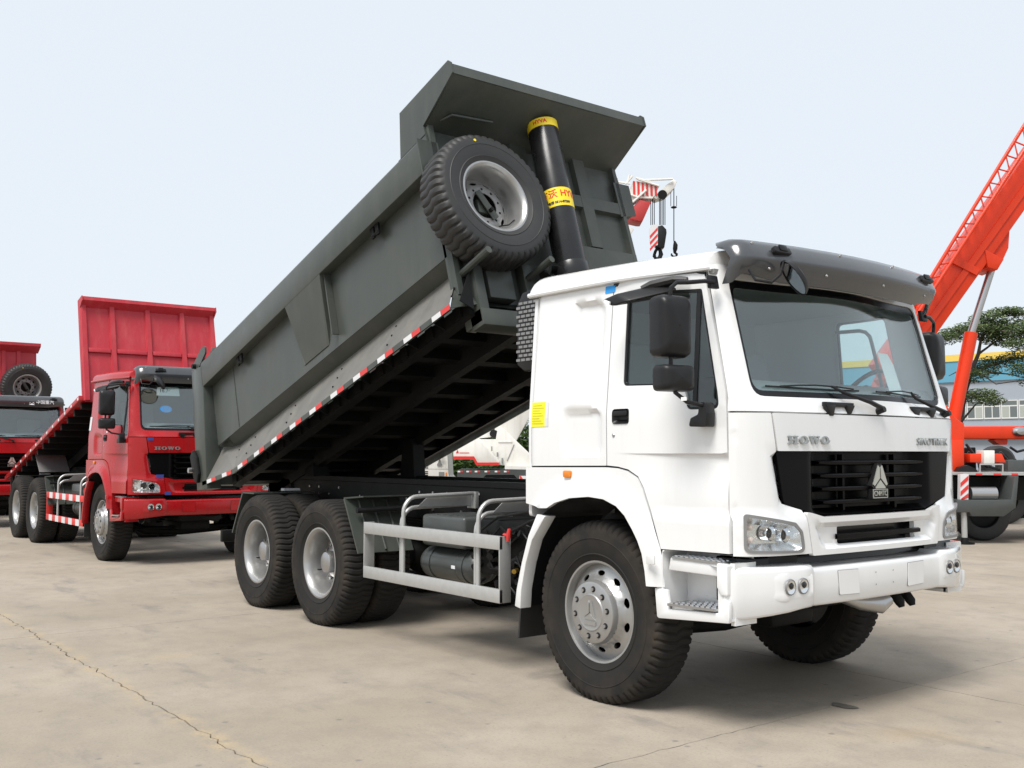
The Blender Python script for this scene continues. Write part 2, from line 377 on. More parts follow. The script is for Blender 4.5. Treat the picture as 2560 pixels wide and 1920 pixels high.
for i in range(gi[0], gi[1]):
    for j in range(gj[0], gj[1]):
        lp = HX[i, j][:-1]+HY[i+1, j][:-1]+HX[i, j+1][:0:-1]+HY[i, j][:0:-1]
        cx = X0S+(i+.5)*SX; cy = Y0S+(j+.5)*SY; q = []
        for x, y in lp:
            ux = (x-cx)/(SX/2); uy = (y-cy)/(SY/2); gpx = .006 if abs(ux) > abs(uy) else 0
            gw = .002+rj.random()*(.006 if j in (0, -1) else .003)
            q.append((x-(gw*.6 if ux > .97 else -gw*.6 if ux < -.97 else 0), y-(gw if uy > .97 else -gw if uy < -.97 else 0)))
        MB().prism(q, 2, -.048, 0).build('slab', CONC, ground, smooth=0, fix=True)
yd = MB()
xa, xb = X0S+gi[0]*SX, X0S+gi[1]*SX; ya, yb = Y0S+gj[0]*SY, Y0S+gj[1]*SY
for (p, q, r_, s_) in ((-R, R, yb+.01, R), (-R, R, -R, ya-.01), (-R, xa-.01, ya-.01, yb+.01), (xb+.01, R, ya-.01, yb+.01)):
    yd.add([(p, r_, 0), (q, r_, 0), (q, s_, 0), (p, s_, 0)], [(0, 1, 2, 3)])
yd.build('yard', CONC, ground, smooth=0)

sp0 = MB().add([(.996+.085*cos(a)*(1+.15*sin(3*a)), -.066+.055*sin(a)*(1+.2*cos(2*a)), .004) for a in [2*pi*i/18 for i in range(18)]], [tuple(range(18))]).build('dark_spot', mat('spot_dark', (.085,.075,.062), .8, noise=(25,.8,(.17,.15,.13))), ground, smooth=0)  # small flat dark oval on the concrete
# ------------------------------------------------------------------ wheels (axis y, outer face -y)
def tyre_mesh(name, m, flat=True, lugs=64):
    N = lugs*4; mb = MB(); rows = []
    for i in range(N):
        a = 2*pi*i/N; ph = i % 4; g = ph == 0; row = []
        prof = [(.298,-.118),(.315,-.132),(.345,-.142),(.352,-.149),(.358,-.145),(.40,-.156),(.446,-.160),(.450,-.1635),(.454,-.160),(.49,-.157),(.505,-.153),(.525,-.146),(.548,-.128),(.560,-.10),(.562,-.055),(.562,-.02),
                (.562,.02),(.562,.055),(.560,.10),(.548,.128),(.525,.146),(.505,.153),(.49,.157),(.454,.160),(.450,.1635),(.446,.160),(.40,.156),(.358,.145),(.352,.149),(.345,.142),(.315,.132),(.298,.118)]
        for k, (r, y) in enumerate(prof):
            dr = 0; da = 0; dy = 0
            if .52 < r:
                ay = abs(y)
                if ay > .05:
                    if g: dr = -.014; dy = -.005*math.copysign(1, y) if ay > .12 else 0
                    da = .022*(.13-ay)/.08*math.copysign(1, y)
                elif .018 < ay: da = .022*math.copysign(1, y); dr = -.008 if ph == 0 else 0
                else: dr = -.004
            rr = r+dr; row.append((rr*cos(a+da), y+dy, rr*sin(a+da)))
        rows.append(row)
    rows.append(rows[0]); mb.grid(rows)
    mb.v = mb.v[:]
    if flat: mb.v = [Vector((p.x, p.y*(1+.10*max(0, (-p.z-.44)/.1)) if p.z < -.44 else p.y, max(p.z, -.545))) for p in mb.v]
    return mb
def polar_panel(name, outl_r, holes, prof, m, parent, t=.008):
    """disc whose depth follows a (r, y) profile; outline circle radius; holes are 2D loops"""
    def dep(r):
        for (r0, y0), (r1, y1) in zip(prof, prof[1:]):
            if r <= r1: return y0+(y1-y0)*(r-r0)/(r1-r0) if r1 > r0 else y0
        return prof[-1][1]
    circ = [(outl_r*cos(2*pi*i/64), outl_r*sin(2*pi*i/64)) for i in range(64)]
    return panel(name, circ, holes, lambda x, z: (x, dep(sqrt(x*x+z*z)), z), (0, -1, 0), m, parent, t=t, step=.02, edge=.02)
def oval(cx, cz, ang, a, b, n=12):
    return [(cx+a*cos(2*pi*i/n)*cos(ang)-b*sin(2*pi*i/n)*sin(ang), cz+a*cos(2*pi*i/n)*sin(ang)+b*sin(2*pi*i/n)*cos(ang)) for i in range(n)]
def make_front_wheel(parent):
    t = tyre_mesh('wheel', RUBBER).build('wheel', RUBBER, parent)
    MB().lathe([(.292,-.06),(.292,-.112),(.300,-.128),(.312,-.130),(.314,-.120),(.309,-.105)], n=64).build('rim', SILVER, t)
    slots = [oval(.235*cos(a), .235*sin(a), a+pi/2, .032, .0165) for a in [2*pi*(i+.5)/10 for i in range(10)]]
    polar_panel('disc', .294, slots, [(0,-.150),(.195,-.150),(.205,-.135),(.22,-.105),(.25,-.095),(.268,-.086),(.294,-.075)], SILVER, t)
    MB().lathe([(.005,-.196),(.10,-.196),(.108,-.198),(.115,-.192),(.172,-.188),(.186,-.182),(.192,-.168),(.197,-.148)], n=48).build('hub_cover', SILVER, t)
    MB().lathe([(.001,-.060),(.285,-.045),(.286,-.03)], n=32).build('brake_drum', GLOSSB, t, smooth=30)
    for i in range(10):
        a = 2*pi*(i+.25)/10; x, z = .145*cos(a), .145*sin(a)
        nb = MB().lathe([(.001,-.1925),(.0185,-.192),(.0195,-.188)], (x, 0, z), 12)
        nb.build('nut_recess', BLACK, t); MB().cyl((x,-.190,z),(x,-.2015,z), .011, n=6).build('lug_nut', STEEL, t, smooth=0)
    # raised emblem on the cap: split arrowhead over a bar
    e = MB()
    for pl in ([(-.006,-.002),(-.006,.06),(-.016,.072),(-.05,-.028)], [(.006,-.002),(.05,-.028),(.016,.072),(.006,.06)], [(0,-.012),(.048,-.042),(-.048,-.042)], [(-.052,-.052),(.052,-.052),(.052,-.075),(-.052,-.075)]):
        e.prism([(p[0], p[1]) for p in pl], 1, -.1955, -.2015)
    e.build('emblem', SILVER, t, fix=True)
    return t
def make_rear_wheel(parent):
    t = tyre_mesh('wheel', RUBBER).build('wheel', RUBBER, parent)
    MB().lathe([(.30,-.104),(.316,-.120),(.314,-.131),(.300,-.132),(.282,-.118),(.272,-.10),(.262,-.06),(.256,.02),(.254,.07)], n=64).build('rim', SILVER, t)
    sl = [oval(.205*cos(a), .205*sin(a), a+pi/2, .03, .016) for a in [2*pi*i/10 for i in range(10)]]
    polar_panel('disc', .255, sl, [(0,.04),(.18,.04),(.235,.065),(.255,.07)], RIMG, t)
    MB().lathe([(.001,-.075),(.075,-.075),(.09,-.068),(.096,-.05),(.10,.0),(.125,.005),(.135,.012),(.135,.04)], n=40).build('hub', CHROME if False else STEEL, t)
    for i in range(10):
        a = 2*pi*i/10; MB().cyl((.158*cos(a),.045,.158*sin(a)), (.158*cos(a),.005,.158*sin(a)), .014, n=6).build('lug_nut', STEEL, t, smooth=0)
    MB().tube([(-.2,.03,-.08),(-.19,-.03,-.085),(-.165,-.055,-.08)], .006, 6).build('valve', BLACK, t)
    return t

# ------------------------------------------------------------------ cab surfaces (truck frame: x forward, -y is the side we see)
def Wd(z): return 1.22-.0938*max(0, z-1.75)
def FX(y, z):
    k = max(0, z-1.74); t = sm(k/.11); x0 = 1.22+.015*t-.27*k; a = abs(y); W = Wd(z)-.09; ac = .88+.10*t
    bow = (1-t)*.04*(min(a, 1)/.88)**2+t*.12*sin(min(a, 1)*pi/2)**2
    q = max(0, min(1, (a-ac)/(W-ac))); return x0-bow-(.145-.08*t)*(1-(1-q**1.6)**.625)
def taper(X): return .09*sm((X-.25)/.85)      # the cab draws in towards its nose
def front(y, z): return (FX(y, z), y, z)
YS = sorted({s*v for v in (0,.15,.3,.45,.6,.75,.85,.90,.94,.97,1.0,1.02,1.04,1.06,1.075,1.09,1.10,1.11,1.118,1.124) for s in (-1, 1)})
R1 = round_poly([(-.175,1.965),(.10,1.955),(.085,2.475),(-.215,2.505)], .07)
R2 = round_poly([(-.245,1.505),(.11,1.502),(.11,1.80),(-.245,1.808)], .06)
ARCH = [(-.62,1.05),(-.50,1.08),(-.40,1.14),(-.354,1.169),(-.275,1.206),(-.131,1.241),(.046,1.255),(.179,1.245),(.289,1.208),(.36,1.155),(.421,1.078),(.464,1.014),(.497,.943),(.52,.84),(.53,.76)]
def rect_emb(p, R, d, wdt):
    return -d*sm(pdist(p, R)/wdt) if inside(p, R) else 0
def make_cab(T, body, s, near):
    """one side of the cab: s=-1 the right side"""
    def sidesurf(off): return lambda x, z: (x-.845*taper(x), s*(Wd(z)-taper(x)+off(x, z)), z)
    O = (0, s, 0)
    st = .03 if near else .12
    q = panel('rear_side_panel', round_poly([(-.62,1.438,.02),(.158,1.446,.01),(.152,2.585,.01),(-.62,2.60,.02)], .01), [], sidesurf(lambda x, z: rect_emb((x, z), R1, .034, .030)+rect_emb((x, z), R2, .028, .026)-.035*sm((-.53-x)/.09)**2), O, body, T, t=.02, step=st, edge=.04)
    # door with window opening
    dl = [(.166,1.447),(.26,1.441),(.345,1.425),(.425,1.385),(.47,1.32),(.53,1.18),(.618,.975),(1.122,.978),(1.122,1.14),(1.103,1.215),(1.098,1.742),(1.084,1.86),(1.046,2.0),(.910,2.47),(.885,2.555),(.160,2.578)]
    wn = round_poly([(.285,1.925,.035),(.755,1.912,.03),(.79,1.85,.03),(.80,1.768,.05),(1.04,1.765,.06),(1.022,1.86,.02),(.868,2.462,.02),(.272,2.498,.02)], .03)
    if s > 0: wn = round_poly([(.19,1.80,.05),(.80,1.80,.05),(.665,2.50,.04),(.19,2.50,.04)], .03)
    def doff(x, z):
        a = -.022*sm((x-.22)/.75)*(sm((1.519-z)/.003) if z < 1.519 else 0)*(1-sm((1.505-z)/.26))
        b = .020*sm((1.165-z)/.022)*sm((x-.5)/.15)
        return a+b-.008*sm(1-pdist((x, z), wn)/.03)
    hl_ = rrect(.213, .354, 1.696, 1.787, .02)
    door = panel('door', dl, [wn]+([hl_] if near else []), sidesurf(doff), O, body, T, t=.03, step=.05 if near else .15, edge=.03, vs=(1.5195,1.5165,1.508,1.147,1.139) if near else ())
    gl = panel('window', wn, [], sidesurf(lambda x, z: -.024), O, SGLASS, door, t=.004, step=.3, edge=.1)
    wi = [(lambda c: (c[0]+(p[0]-c[0])*.955, c[1]+(p[1]-c[1])*.955))((.62, 2.13)) for p in wn] if s < 0 else [(lambda c: (c[0]+(p[0]-c[0])*.95, c[1]+(p[1]-c[1])*.95))((.46, 2.15)) for p in wn]
    panel('window_seal', wn, [wi], sidesurf(lambda x, z: -.012), O, BLACK, door, t=.02, step=.3, edge=.1)
    if s < 0: panel('window_bar', [(.835,1.79),(.865,1.79),(.855,2.45),(.825,2.455)], [], sidesurf(lambda x, z: -.016), O, BLACK, door, t=.015, step=.5)
    if s > 0: MB().tube([(.20,1.10,2.425),(.40,1.10,2.42),(.45,1.10,2.405),(.485,1.10,2.37),(.50,1.10,2.32),(.556,1.10,2.09),(.60,1.10,1.86)], .014, 8).build('window_tube', DASH, door)
    if near:
        h = panel('handle', rrect(.215, .352, 1.698, 1.785, .02), [], sidesurf(lambda x, z: .006-.03*sm(pdist((x, z), rrect(.215, .352, 1.698, 1.785, .02))/.02)), O, BLACK, door, t=.012, step=.012, edge=.012)
        MB().prism(rrect(.225, .342, 1.745, 1.776, .01), 1, s*1.212, s*1.227).build('handle_flap', BLACK, h, bevel=.004)
        MB().lathe([(.001,-1.226),(.008,-1.226),(.0125,-1.222),(.0125,-1.215)], (.223,0,1.629), 12).build('keyhole', STEEL, door)
    # fender with flared arch
    ft = [(-.62,1.428),(.155,1.436),(.26,1.431),(.338,1.415),(.417,1.377),(.462,1.314),(.521,1.175),(.607,.975),(.625,.90),(.64,.76)]
    fo = [(-.62,1.19),(-.46,1.165),(-.354,1.169)]+ARCH[4:]
    outl = ft+[p for p in reversed(fo)]
    def foff(x, z):
        d = pdist((x, z), ARCH, False); return .045*(1-sm((d-.035)/.10))*sm((x+.58)/.2)+.004
    f = panel('front_fender', outl, [], sidesurf(foff), O, body, T, t=.03, step=.035 if near else .1, edge=.035)
    mk = MB(); mk.prism(rrect(-.226, -.155, 1.368, 1.412, .012), 1, s*1.222, s*1.241); mk.build('side_marker', AMBER, f, bevel=.006)
    MB().prism(rrect(.535, .60, .89, .945, .008), 1, s*1.262, s*1.272).build('fender_cap', body, f, bevel=.003)
    # wheel-well liner
    lin = MB(); A = [(-.60,1.0)]+ARCH[1:]
    lin.grid([[(x, s*1.235, z+.006) for x, z in A], [(x, s*.62, z+.006) for x, z in A]]); lin.build('wheel_well', BLACK, T)
    # rear half of the mudguard: white edge, black flap
    oi = [(-.47,1.125),(-.56,.98),(-.63,.80),(-.685,.62),(-.705,.505)]; ii = [(-.385,1.115),(-.41,1.085),(-.52,.955),(-.585,.80),(-.635,.62),(-.645,.495)]
    g = MB(); g.prism(oi+ii[::-1], 1, s*1.255, s*1.16); g.build('mudguard', body, T, bevel=.006)
    MB().prism([(-.455,1.10),(-.55,.97),(-.625,.80),(-.68,.62),(-.70,.50),(-.68,.50),(-.66,.62),(-.605,.80),(-.53,.97),(-.435,1.10)], 1, s*1.158, s*.70).build('mudguard_inner', BLACK, T, fix=True)
    MB().prism([(-.74,.285),(-.725,.285),(-.69,.60),(-.705,.60)], 1, s*1.20, s*.78).build('mudflap', RUBBERC, T, fix=True)
    # steps under the door
    sp = MB()
    sp.prism([(.545,.752),(.56,.59),(.575,.583),(1.085,.618),(1.09,.655),(1.09,.735),(1.035,.735),(1.015,.665),(.66,.645),(.64,.75)], 1, s*1.212, s*1.185)
    step_ = sp.build('step_box', body, T, bevel=.006)
    i2 = MB(); i2.box(.60, 1.08, s*1.0, s*.985, .60, .955); i2.build('step_back', body, step_, bevel=.004)
    i2 = MB(); i2.prism([(.56,.60),(1.085,.625),(1.085,.64),(.56,.618)], 1, s*1.186, s*.985); i2.build('step_floor', body, step_, fix=True)
    i2 = MB(); i2.prism([(.55,.76),(.565,.60),(.60,.60),(.60,.955),(.615,.97),(.60,.97)], 1, s*1.20, s*.985); i2.build('step_side', body, step_, fix=True)
    i2 = MB(); i2.box(1.06, 1.09, s*1.16, s*.985, .60, .93); i2.build('step_side', body, step_)
    i2 = MB(); i2.prism(round_poly([(.61,.855),(.625,.93),(1.05,.918),(1.06,.85)], .012), 1, s*1.165, s*1.0); i2.build('upper_step', body, step_, bevel=.008)
    i2 = MB(); i2.prism(round_poly([(1.0,.80),(1.0,.93),(1.075,.925),(1.075,.76),(1.03,.76)], .012), 1, s*1.205, s*1.15); i2.build('step_bracket', body, step_, bevel=.006)
    for (x0, x1, z0, z1, ya_, yb_) in ((.645,1.0,.923,.918,1.172,1.03), (.655,1.0,.664,.672,1.225,1.02)):
        tr = MB(); n = 16
        tr.prism([(x0,z0),(x0,z0+.014),(x1,z1+.014),(x1,z1)], 1, s*ya_, s*yb_); th = tr.build('tread', STEEL, step_, fix=True)
        kn = MB()
        for i in range(9):
            for j in range(4):
                xx = x0+.02+(x1-x0-.04)*i/8; zz = z0+(z1-z0)*(xx-x0)/(x1-x0)+.014; yy = s*(ya_-.02-(ya_-yb_-.04)*j/3)
                kn.box(xx-.012, xx+.012, yy-.006, yy+.006, zz, zz+.005)
        kn.build('tread_grip', CHROME, th, smooth=0)
    return door

def plate_on_front(name, loop, m, parent, off=.004, t=.006, step=.06):
    def sf(y, z):
        return (FX(y, z)+off, y, z)
    return panel(name, loop, [], sf, (1, 0, 0), m, parent, t=t, step=step, edge=.03)
def slab_serif(txt, x0, x1, z0, z1, par, m, off=.012):
    """wide slab-serif capitals H O W O as polygons on the front panel"""
    n = len(txt); gap = (x1-x0)*.035; wds = {'H': 1.12, 'O': 1.0, 'W': 1.22}; tot = sum(wds[c] for c in txt); sc = (x1-x0-gap*(n-1))/tot; x = x0; H = z1-z0
    for ch in txt:
        w_ = wds[ch]*sc; mb = MB(); parts = []
        if ch == 'H':
            st_ = w_*.26; parts = [[(w_*.1,0),(w_*.1+st_,0),(w_*.1+st_,H),(w_*.1,H)], [(w_*.9-st_,0),(w_*.9,0),(w_*.9,H),(w_*.9-st_,H)], [(w_*.1,H*.42),(w_*.9,H*.42),(w_*.9,H*.58),(w_*.1,H*.58)]]
            for a in (0, .56):
                for b in (0, .86): parts.append([(w_*a, H*b), (w_*(a+.44), H*b), (w_*(a+.44), H*(b+.14)), (w_*a, H*(b+.14))])
        elif ch == 'W':
            k = w_*.17; parts = [[(0,H),(k*1.5,H),(w_*.40,0),(w_*.26,0)], [(w_*.26,0),(w_*.38,0),(w_*.57,H),(w_*.43,H)], [(w_*.43,H),(w_*.60,H),(w_*.76,0),(w_*.62,0)], [(w_*.64,0),(w_*.76,0),(w_,H),(w_-k*.9,H)],
                                 [(0,H*.88),(w_*.34,H*.88),(w_*.34,H),(0,H)], [(w_*.76,H*.88),(w_,H*.88),(w_,H),(w_*.76,H)]]
        elif ch == 'O':
            N = 20; parts = []
            for i in range(N):
                a0, a1 = 2*pi*i/N, 2*pi*(i+1)/N
                f = lambda a, r1, r2: (w_/2+r1*w_*cos(a), H/2+r2*H*sin(a))
                parts.append([f(a0,.5,.52), f(a1,.5,.52), f(a1,.24,.36), f(a0,.24,.36)])
        for q, pl in enumerate(parts):
            A = [(FX(x+p[0], z0+p[1])+.001, x+p[0], z0+p[1]) for p in pl]; B = [(FX(x+p[0], z0+p[1])+off+.0004*q, x+p[0], z0+p[1]) for p in pl]; mb.hull(A, B)
        mb.build('letter', m, par, smooth=0, fix=False); x += w_+gap

def make_front(T, body, full=True, hi=True):
    # windscreen surround and glass
    wsl = round_poly([(-.985,1.838,.09),(.985,1.838,.09),(.965,2.52,.06),(-.965,2.52,.06)], .06)
    su = round_poly([(-1.128,1.752),(1.128,1.752),(1.049,2.60),(-1.049,2.60)], .0)
    fr = panel('windscreen_frame', su, [wsl], front, (1, 0, 0), body, T, t=.025, step=.06, edge=.035, us=YS)
    ws = panel('windscreen', wsl, [], lambda y, z: (FX(y, z)-.012, y, z), (1, 0, 0), GLASS, T, t=.005, step=.12, edge=.05)
    wi = round_poly([(-.958,1.872,.07),(.958,1.872,.07),(.938,2.47,.05),(-.938,2.47,.05)], .05)
    panel('windscreen_band', wsl, [wi], lambda y, z: (FX(y, z)-.008, y, z), (1, 0, 0), GLOSSB, ws, t=.003, step=.2, edge=.05)
    # nose panel with lettering
    nose = panel('nose_panel', round_poly([(-.925,1.742),(-.893,1.533),(.893,1.533),(.925,1.742)], .006), [], lambda y, z: (FX(y, z)+.004, y, z), (1, 0, 0), body, T, t=.02, step=.08, edge=.04)
    slab_serif('HOWO', -.822, -.478, 1.572, 1.617, nose, LETTER)
    text_mesh('SINOTRUK', .066, .004, LETTER, nose, 'lettering', frame_mat((FX(.64, 1.592)+.009, .64, 1.592), (-.05, 1, 0), (0, 0, 1)), font_scale_x=1.14, offset=.0004)
    # corner panels with headlight opening
    for s in (-1, 1):
        hl = round_poly([(s*1.085,1.178,.02),(s*1.085,.998,.03),(s*.735,.988,.03),(s*.752,1.085,.03),(s*.80,1.122,.02)], .02)
        cp = [(s*1.128,1.742),(s*.932,1.742),(s*.902,1.530),(s*.906,1.50),(s*.852,1.243),(s*.70,1.205),(s*.678,1.09),(s*.655,.965),(s*1.128,.965)]
        def cs(y, z, s=s):
            gr = [(.80,1.54),(.96,1.54),(.895,1.225),(.66,1.175)]
            d = pdist((abs(y), z), gr, False); ins = abs(y) < .96-(1.535-z)*.21 and 1.19 < z < 1.54
            return (FX(y, z)-(.030*sm(d/.05) if ins else 0)+.02*(sm((1.20-z)/.05)), y, z)
        c = panel('corner_panel', cp, [hl], cs, (1, 0, 0), body, T, t=.03, step=.045, edge=.03, us=[y for y in YS if y*s > 0]+[s*v for v in (.7,.8)])
        # headlight: silver bowl, three lamps, clear lens
        hd = panel('headlight', hl, [], lambda y, z: (FX(y, z)-.05+.07*(1-sm(pdist((y, z), hl)/.03)), y, z), (1, 0, 0), REFL, T, t=.006, step=.02, edge=.02)
        for (yy, zz, rr) in ((.945,1.085,.036), (.845,1.072,.036)):
            x = FX(yy, zz)-.052
            b = MB(); b.lathe([(rr*.55,.0),(rr,-.035),(rr*1.12,-.052),(rr*1.2,-.045),(rr*1.16,0)], n=24); b.xform(Matrix.Translation((x, s*yy, zz)) @ Matrix.Rotation(pi/2, 4, 'Z')); b.build('lamp_ring', CHROME, hd)
            b = MB(); b.lathe([(.001,-.034),(rr*.45,-.030),(rr*.75,-.016),(rr*.8,0)], n=20); b.xform(Matrix.Translation((x, s*yy, zz)) @ Matrix.Rotation(pi/2, 4, 'Z')); b.build('projector_lens', GLOSSB, hd)
        b = MB()
        for zz in (1.05, 1.12): b.lathe([(.001,-.04),(.014,-.036),(.019,-.024),(.019,0)], (0, 0, 0), 14); b.v[-56:] = [Matrix.Translation((FX(1.035, zz)-.05, s*1.035, zz)) @ Matrix.Rotation(pi/2, 4, 'Z') @ p for p in b.v[-56:]]
        b.build('indicator_bulb', mat('indicator', (.80, .68, .62), .2) if 'indicator' not in MATS else MATS['indicator'], hd)
        panel('lens', hl, [], lambda y, z: (FX(y, z)+.022, y, z), (1, 0, 0), LENS, hd, t=.004, step=.05, edge=.03)
        hr = [( .98*1+0, 0)]
        rim_o = round_poly([(s*1.098,1.195,.02),(s*1.098,.982,.04),(s*.715,.973,.04),(s*.735,1.09,.04),(s*.79,1.14,.02)], .02)
        panel('headlight_rim', rim_o, [hl], lambda y, z: (FX(y, z)+.0265, y, z), (1, 0, 0), RIMG if body is WHITE else body, hd, t=.02, step=.1, edge=.03)
    # grille
    gl = round_poly([(-.893,1.527,.01),(.893,1.527,.01),(.838,1.245,.02),(.66,1.20,.05),(.56,1.175,.04),(-.56,1.175,.04),(-.66,1.20,.05),(-.838,1.245,.02)], .02)
    def gs(y, z):
        a = abs(y); return (FX(y, z)-.012-.085*sm((.62-a)/.12)*sm((z-1.185)/.02), y, z)
    gr = panel('grille', gl, [], gs, (1, 0, 0), GRILLE, T, t=.02, step=.03, edge=.03)
    for z in (1.468, 1.393, 1.318, 1.243):
        sl = MB(); hw = .545-(1.47-z)*.14
        for k in range(12):
            pass
        rows = []
        for k in range(13):
            y = -hw+2*hw*k/12; x = FX(y, z)-.008; tt = .5+.5*min(1, (hw-abs(y))/.10)
            rows.append([(x-.075,y,z+.012),(x-.004,y,z+.010*tt),(x,y,z+.004),(x-.002,y,z-.012*tt),(x-.075,y,z-.020)])
        sl.grid(rows, True); sl.build('slat', GRILLE, gr, smooth=25)
    for y in (-.27, .27): MB().box(FX(y,1.3)-.085, FX(y,1.3)-.05, y-.01, y+.01, 1.19, 1.515).build('grille_stay', GRILLE, gr)
    if hi:
        x = FX(0, 1.34)+.012; e = MB()
        S = lambda pl, o: e.hull([(x-.03, p[0], p[1]) for p in pl], [(x+o, p[0], p[1]) for p in pl])
        base = [(-.078,1.252),(.078,1.252),(.078,1.31),(.062,1.31),(.085,1.33),(.018,1.462),(0,1.448),(-.018,1.462),(-.085,1.33),(-.062,1.31),(-.078,1.31)]
        em = MB(); em.hull([(x-.035, p[0], p[1]) for p in base], [(x, p[0], p[1]) for p in base]); eo = em.build('emblem', BLACK, gr, fix=True, smooth=0)
        S([(-.006,1.372),(-.006,1.435),(-.02,1.448),(-.074,1.336),(-.06,1.328)], .006); S([(.006,1.372),(.06,1.328),(.074,1.336),(.02,1.448),(.006,1.435)], .006)
        S([(0,1.362),(-.05,1.32),(-.05,1.312),(.05,1.312),(.05,1.32)], .006)
        for a, b, c_, d in ((-.075,.075,1.304,1.308), (-.075,.075,1.255,1.259), (-.075,-.071,1.259,1.304), (.071,.075,1.259,1.304)): e.box(x-.01, x+.005, a, b, c_, d)
        e.build('emblem_mark', mat('emblem_silver', (.52, .53, .48), .3, .6) if 'emblem_silver' not in MATS else MATS['emblem_silver'], eo, smooth=0, fix=True)
        text_mesh('CNHTC', .042, .003, MATS['emblem_silver'], eo, 'emblem_lettering', frame_mat((x+.003, 0, 1.282), (0, 1, 0), (0, 0, 1)), font_scale_x=.9, offset=0)
    # lower centre panel with intake slot
    lc = round_poly([(-.648,.952),(.648,.952),(.672,1.09),(.694,1.196,.02),(.65,1.188,.04),(.55,1.164,.04),(-.55,1.164,.04),(-.65,1.188,.04),(-.694,1.196,.02),(-.672,1.09)], .01)
    slot = rrect(-.405, .405, 1.005, 1.102, .012)
    def ls(y, z):
        a = abs(y); tp = [(.62,1.10),(.565,.985),(-.565,.985),(-.62,1.10)]
        ins = z > .985 and a < .565+(z-.985)*.48 and z < 1.135
        d = min(pdist((y, z), tp, False), 1.135-z) if ins else 0
        return (FX(y, z)+.022-(.028*sm(d/.03)), y, z)
    lp = panel('lower_panel', lc, [slot], ls, (1, 0, 0), body, T, t=.03, step=.03, edge=.03)
    MB().box(1.10, 1.135, -.42, .42, .99, 1.115).build('intake_mesh', GLOSSB, lp)
    sl = MB(); sl.grid([[(FX(y,1.05)+.006,y,1.062),(FX(y,1.05)+.02,y,1.056),(FX(y,1.05)+.02,y,1.036),(FX(y,1.05)+.004,y,1.032)] for y in [-.435+.87*k/10 for k in range(11)]], True); sl.build('intake_bar', GRILLE, lp)
    # bumper
    def BX(y):
        a = abs(y); x = 1.245-.042*(min(a, .88)/.88)**2
        if a > .84: x -= .44*(a-.88)**2/(2*.04)*.0+.44*max(0, a-.88+.0)*sm((a-.82)/.12)
        if a > 1.15: t = min(1, (a-1.15)/.045); x -= .05*(1-sqrt(max(0, 1-t*t*.98)))
        return x
    def zt(y): return .888+.018*sm((abs(y)-.655)/.02)
    def zb(y): return .672-.045*sm((abs(y)-.62)/.55)
    bm_ = MB(); YB = sorted({s*v for v in (0,.2,.4,.55,.645,.66,.675,.75,.85,.95,1.03,1.06,1.09,1.12,1.145,1.165,1.18,1.19,1.195) for s in (-1, 1)})
    rows = []
    for y in YB:
        e = .014*sm((abs(y)-.655)/.015); x = BX(y)+e; T0, B0 = zt(y), zb(y)
        rows.append([(x-.14,y*.97,T0+.004),(x-.030,y,T0),(x-.012,y,T0-.004),(x-.003,y,T0-.014),(x,y,T0-.03),(x+.002,y,(T0+B0)/2),(x-.004,y,B0+.02),(x-.012,y,B0+.006),(x-.025,y,B0),(x-.14,y*.97,B0+.004)])
    bm_.grid(rows)
    bp = bm_.build('bumper', body, T, smooth=50)
    k = MB()
    for s in (-1, 1):     # bumper end caps running back to the steps
        e = MB(); e.grid([[(1.0, s*1.194, .90),(1.035, s*1.195, .904)], [(1.0, s*1.194, .63),(1.035, s*1.195, .63)]]); e.build('bumper_end', body, bp)
        fp = rrect(*sorted((s*.965, s*.672)), .722, .868, .03)
        def fsf(y, z, fp=fp): return (BX(y)+.023-.008*sm((pdist((y, z), fp)-.006)/.022)-.012*(1-sm(pdist((y, z), fp)/.006)), y, z)
        fpo = panel('fog_light_pocket', fp, [], fsf, (1, 0, 0), body, bp, t=.006, step=.02, edge=.02)
        for y in (.862, .760):
            x = BX(y)+.016
            M = Matrix.Translation((x, s*y, .796)) @ Matrix.Rotation(pi/2, 4, 'Z')
            MB().lathe([(.037,.0),(.039,-.010),(.043,-.008),(.045,0)], n=24).xform(M).build('fog_light_ring', RIMG, bp)
            MB().lathe([(.001,-.001),(.014,-.003),(.026,-.0035),(.0375,-.007)], n=20).xform(M).build('fog_light', CHROME, bp)
            MB().lathe([(.001,-.012),(.02,-.011),(.037,-.006)], n=20).xform(M).build('fog_light_glass', LENS, bp)
            MB().lathe([(.001,-.010),(.014,-.0085),(.019,-.003)], n=14).xform(M @ Matrix.Translation((.008,0,.006))).build('fog_light_bulb', GLOSSB, bp)
        pl = round_poly([(s*.435,.722),(s*.445,.858),(s*.262,.855),(s*.255,.718)], .006)
        pg = [(lambda c: (c[0]+(p[0]-c[0])*1.03, c[1]+(p[1]-c[1])*1.035))((s*.35, .788)) for p in pl]
        panel('cover_gap', pg, [], lambda y, z: (BX(y)+.0032, y, z), (1, 0, 0), RIMG if body is WHITE else BLACK, bp, t=.003, step=.1)
        panel('cover_plate', pl, [], lambda y, z: (BX(y)+.0065, y, z), (1, 0, 0), body, bp, t=.004, step=.1)
        for zz in (.755, .825): MB().lathe([(.001,-.004),(.004,-.003)], n=8).xform(Matrix.Translation((BX(.09)+.002, s*.09, zz)) @ Matrix.Rotation(pi/2, 4, 'Z')).build('bumper_screw', DARKTXT, bp)
    MB().box(.86, 1.085, -1.05, 1.05, .70, .95).build('bumper_carrier', GLOSSB, T, bevel=.01)
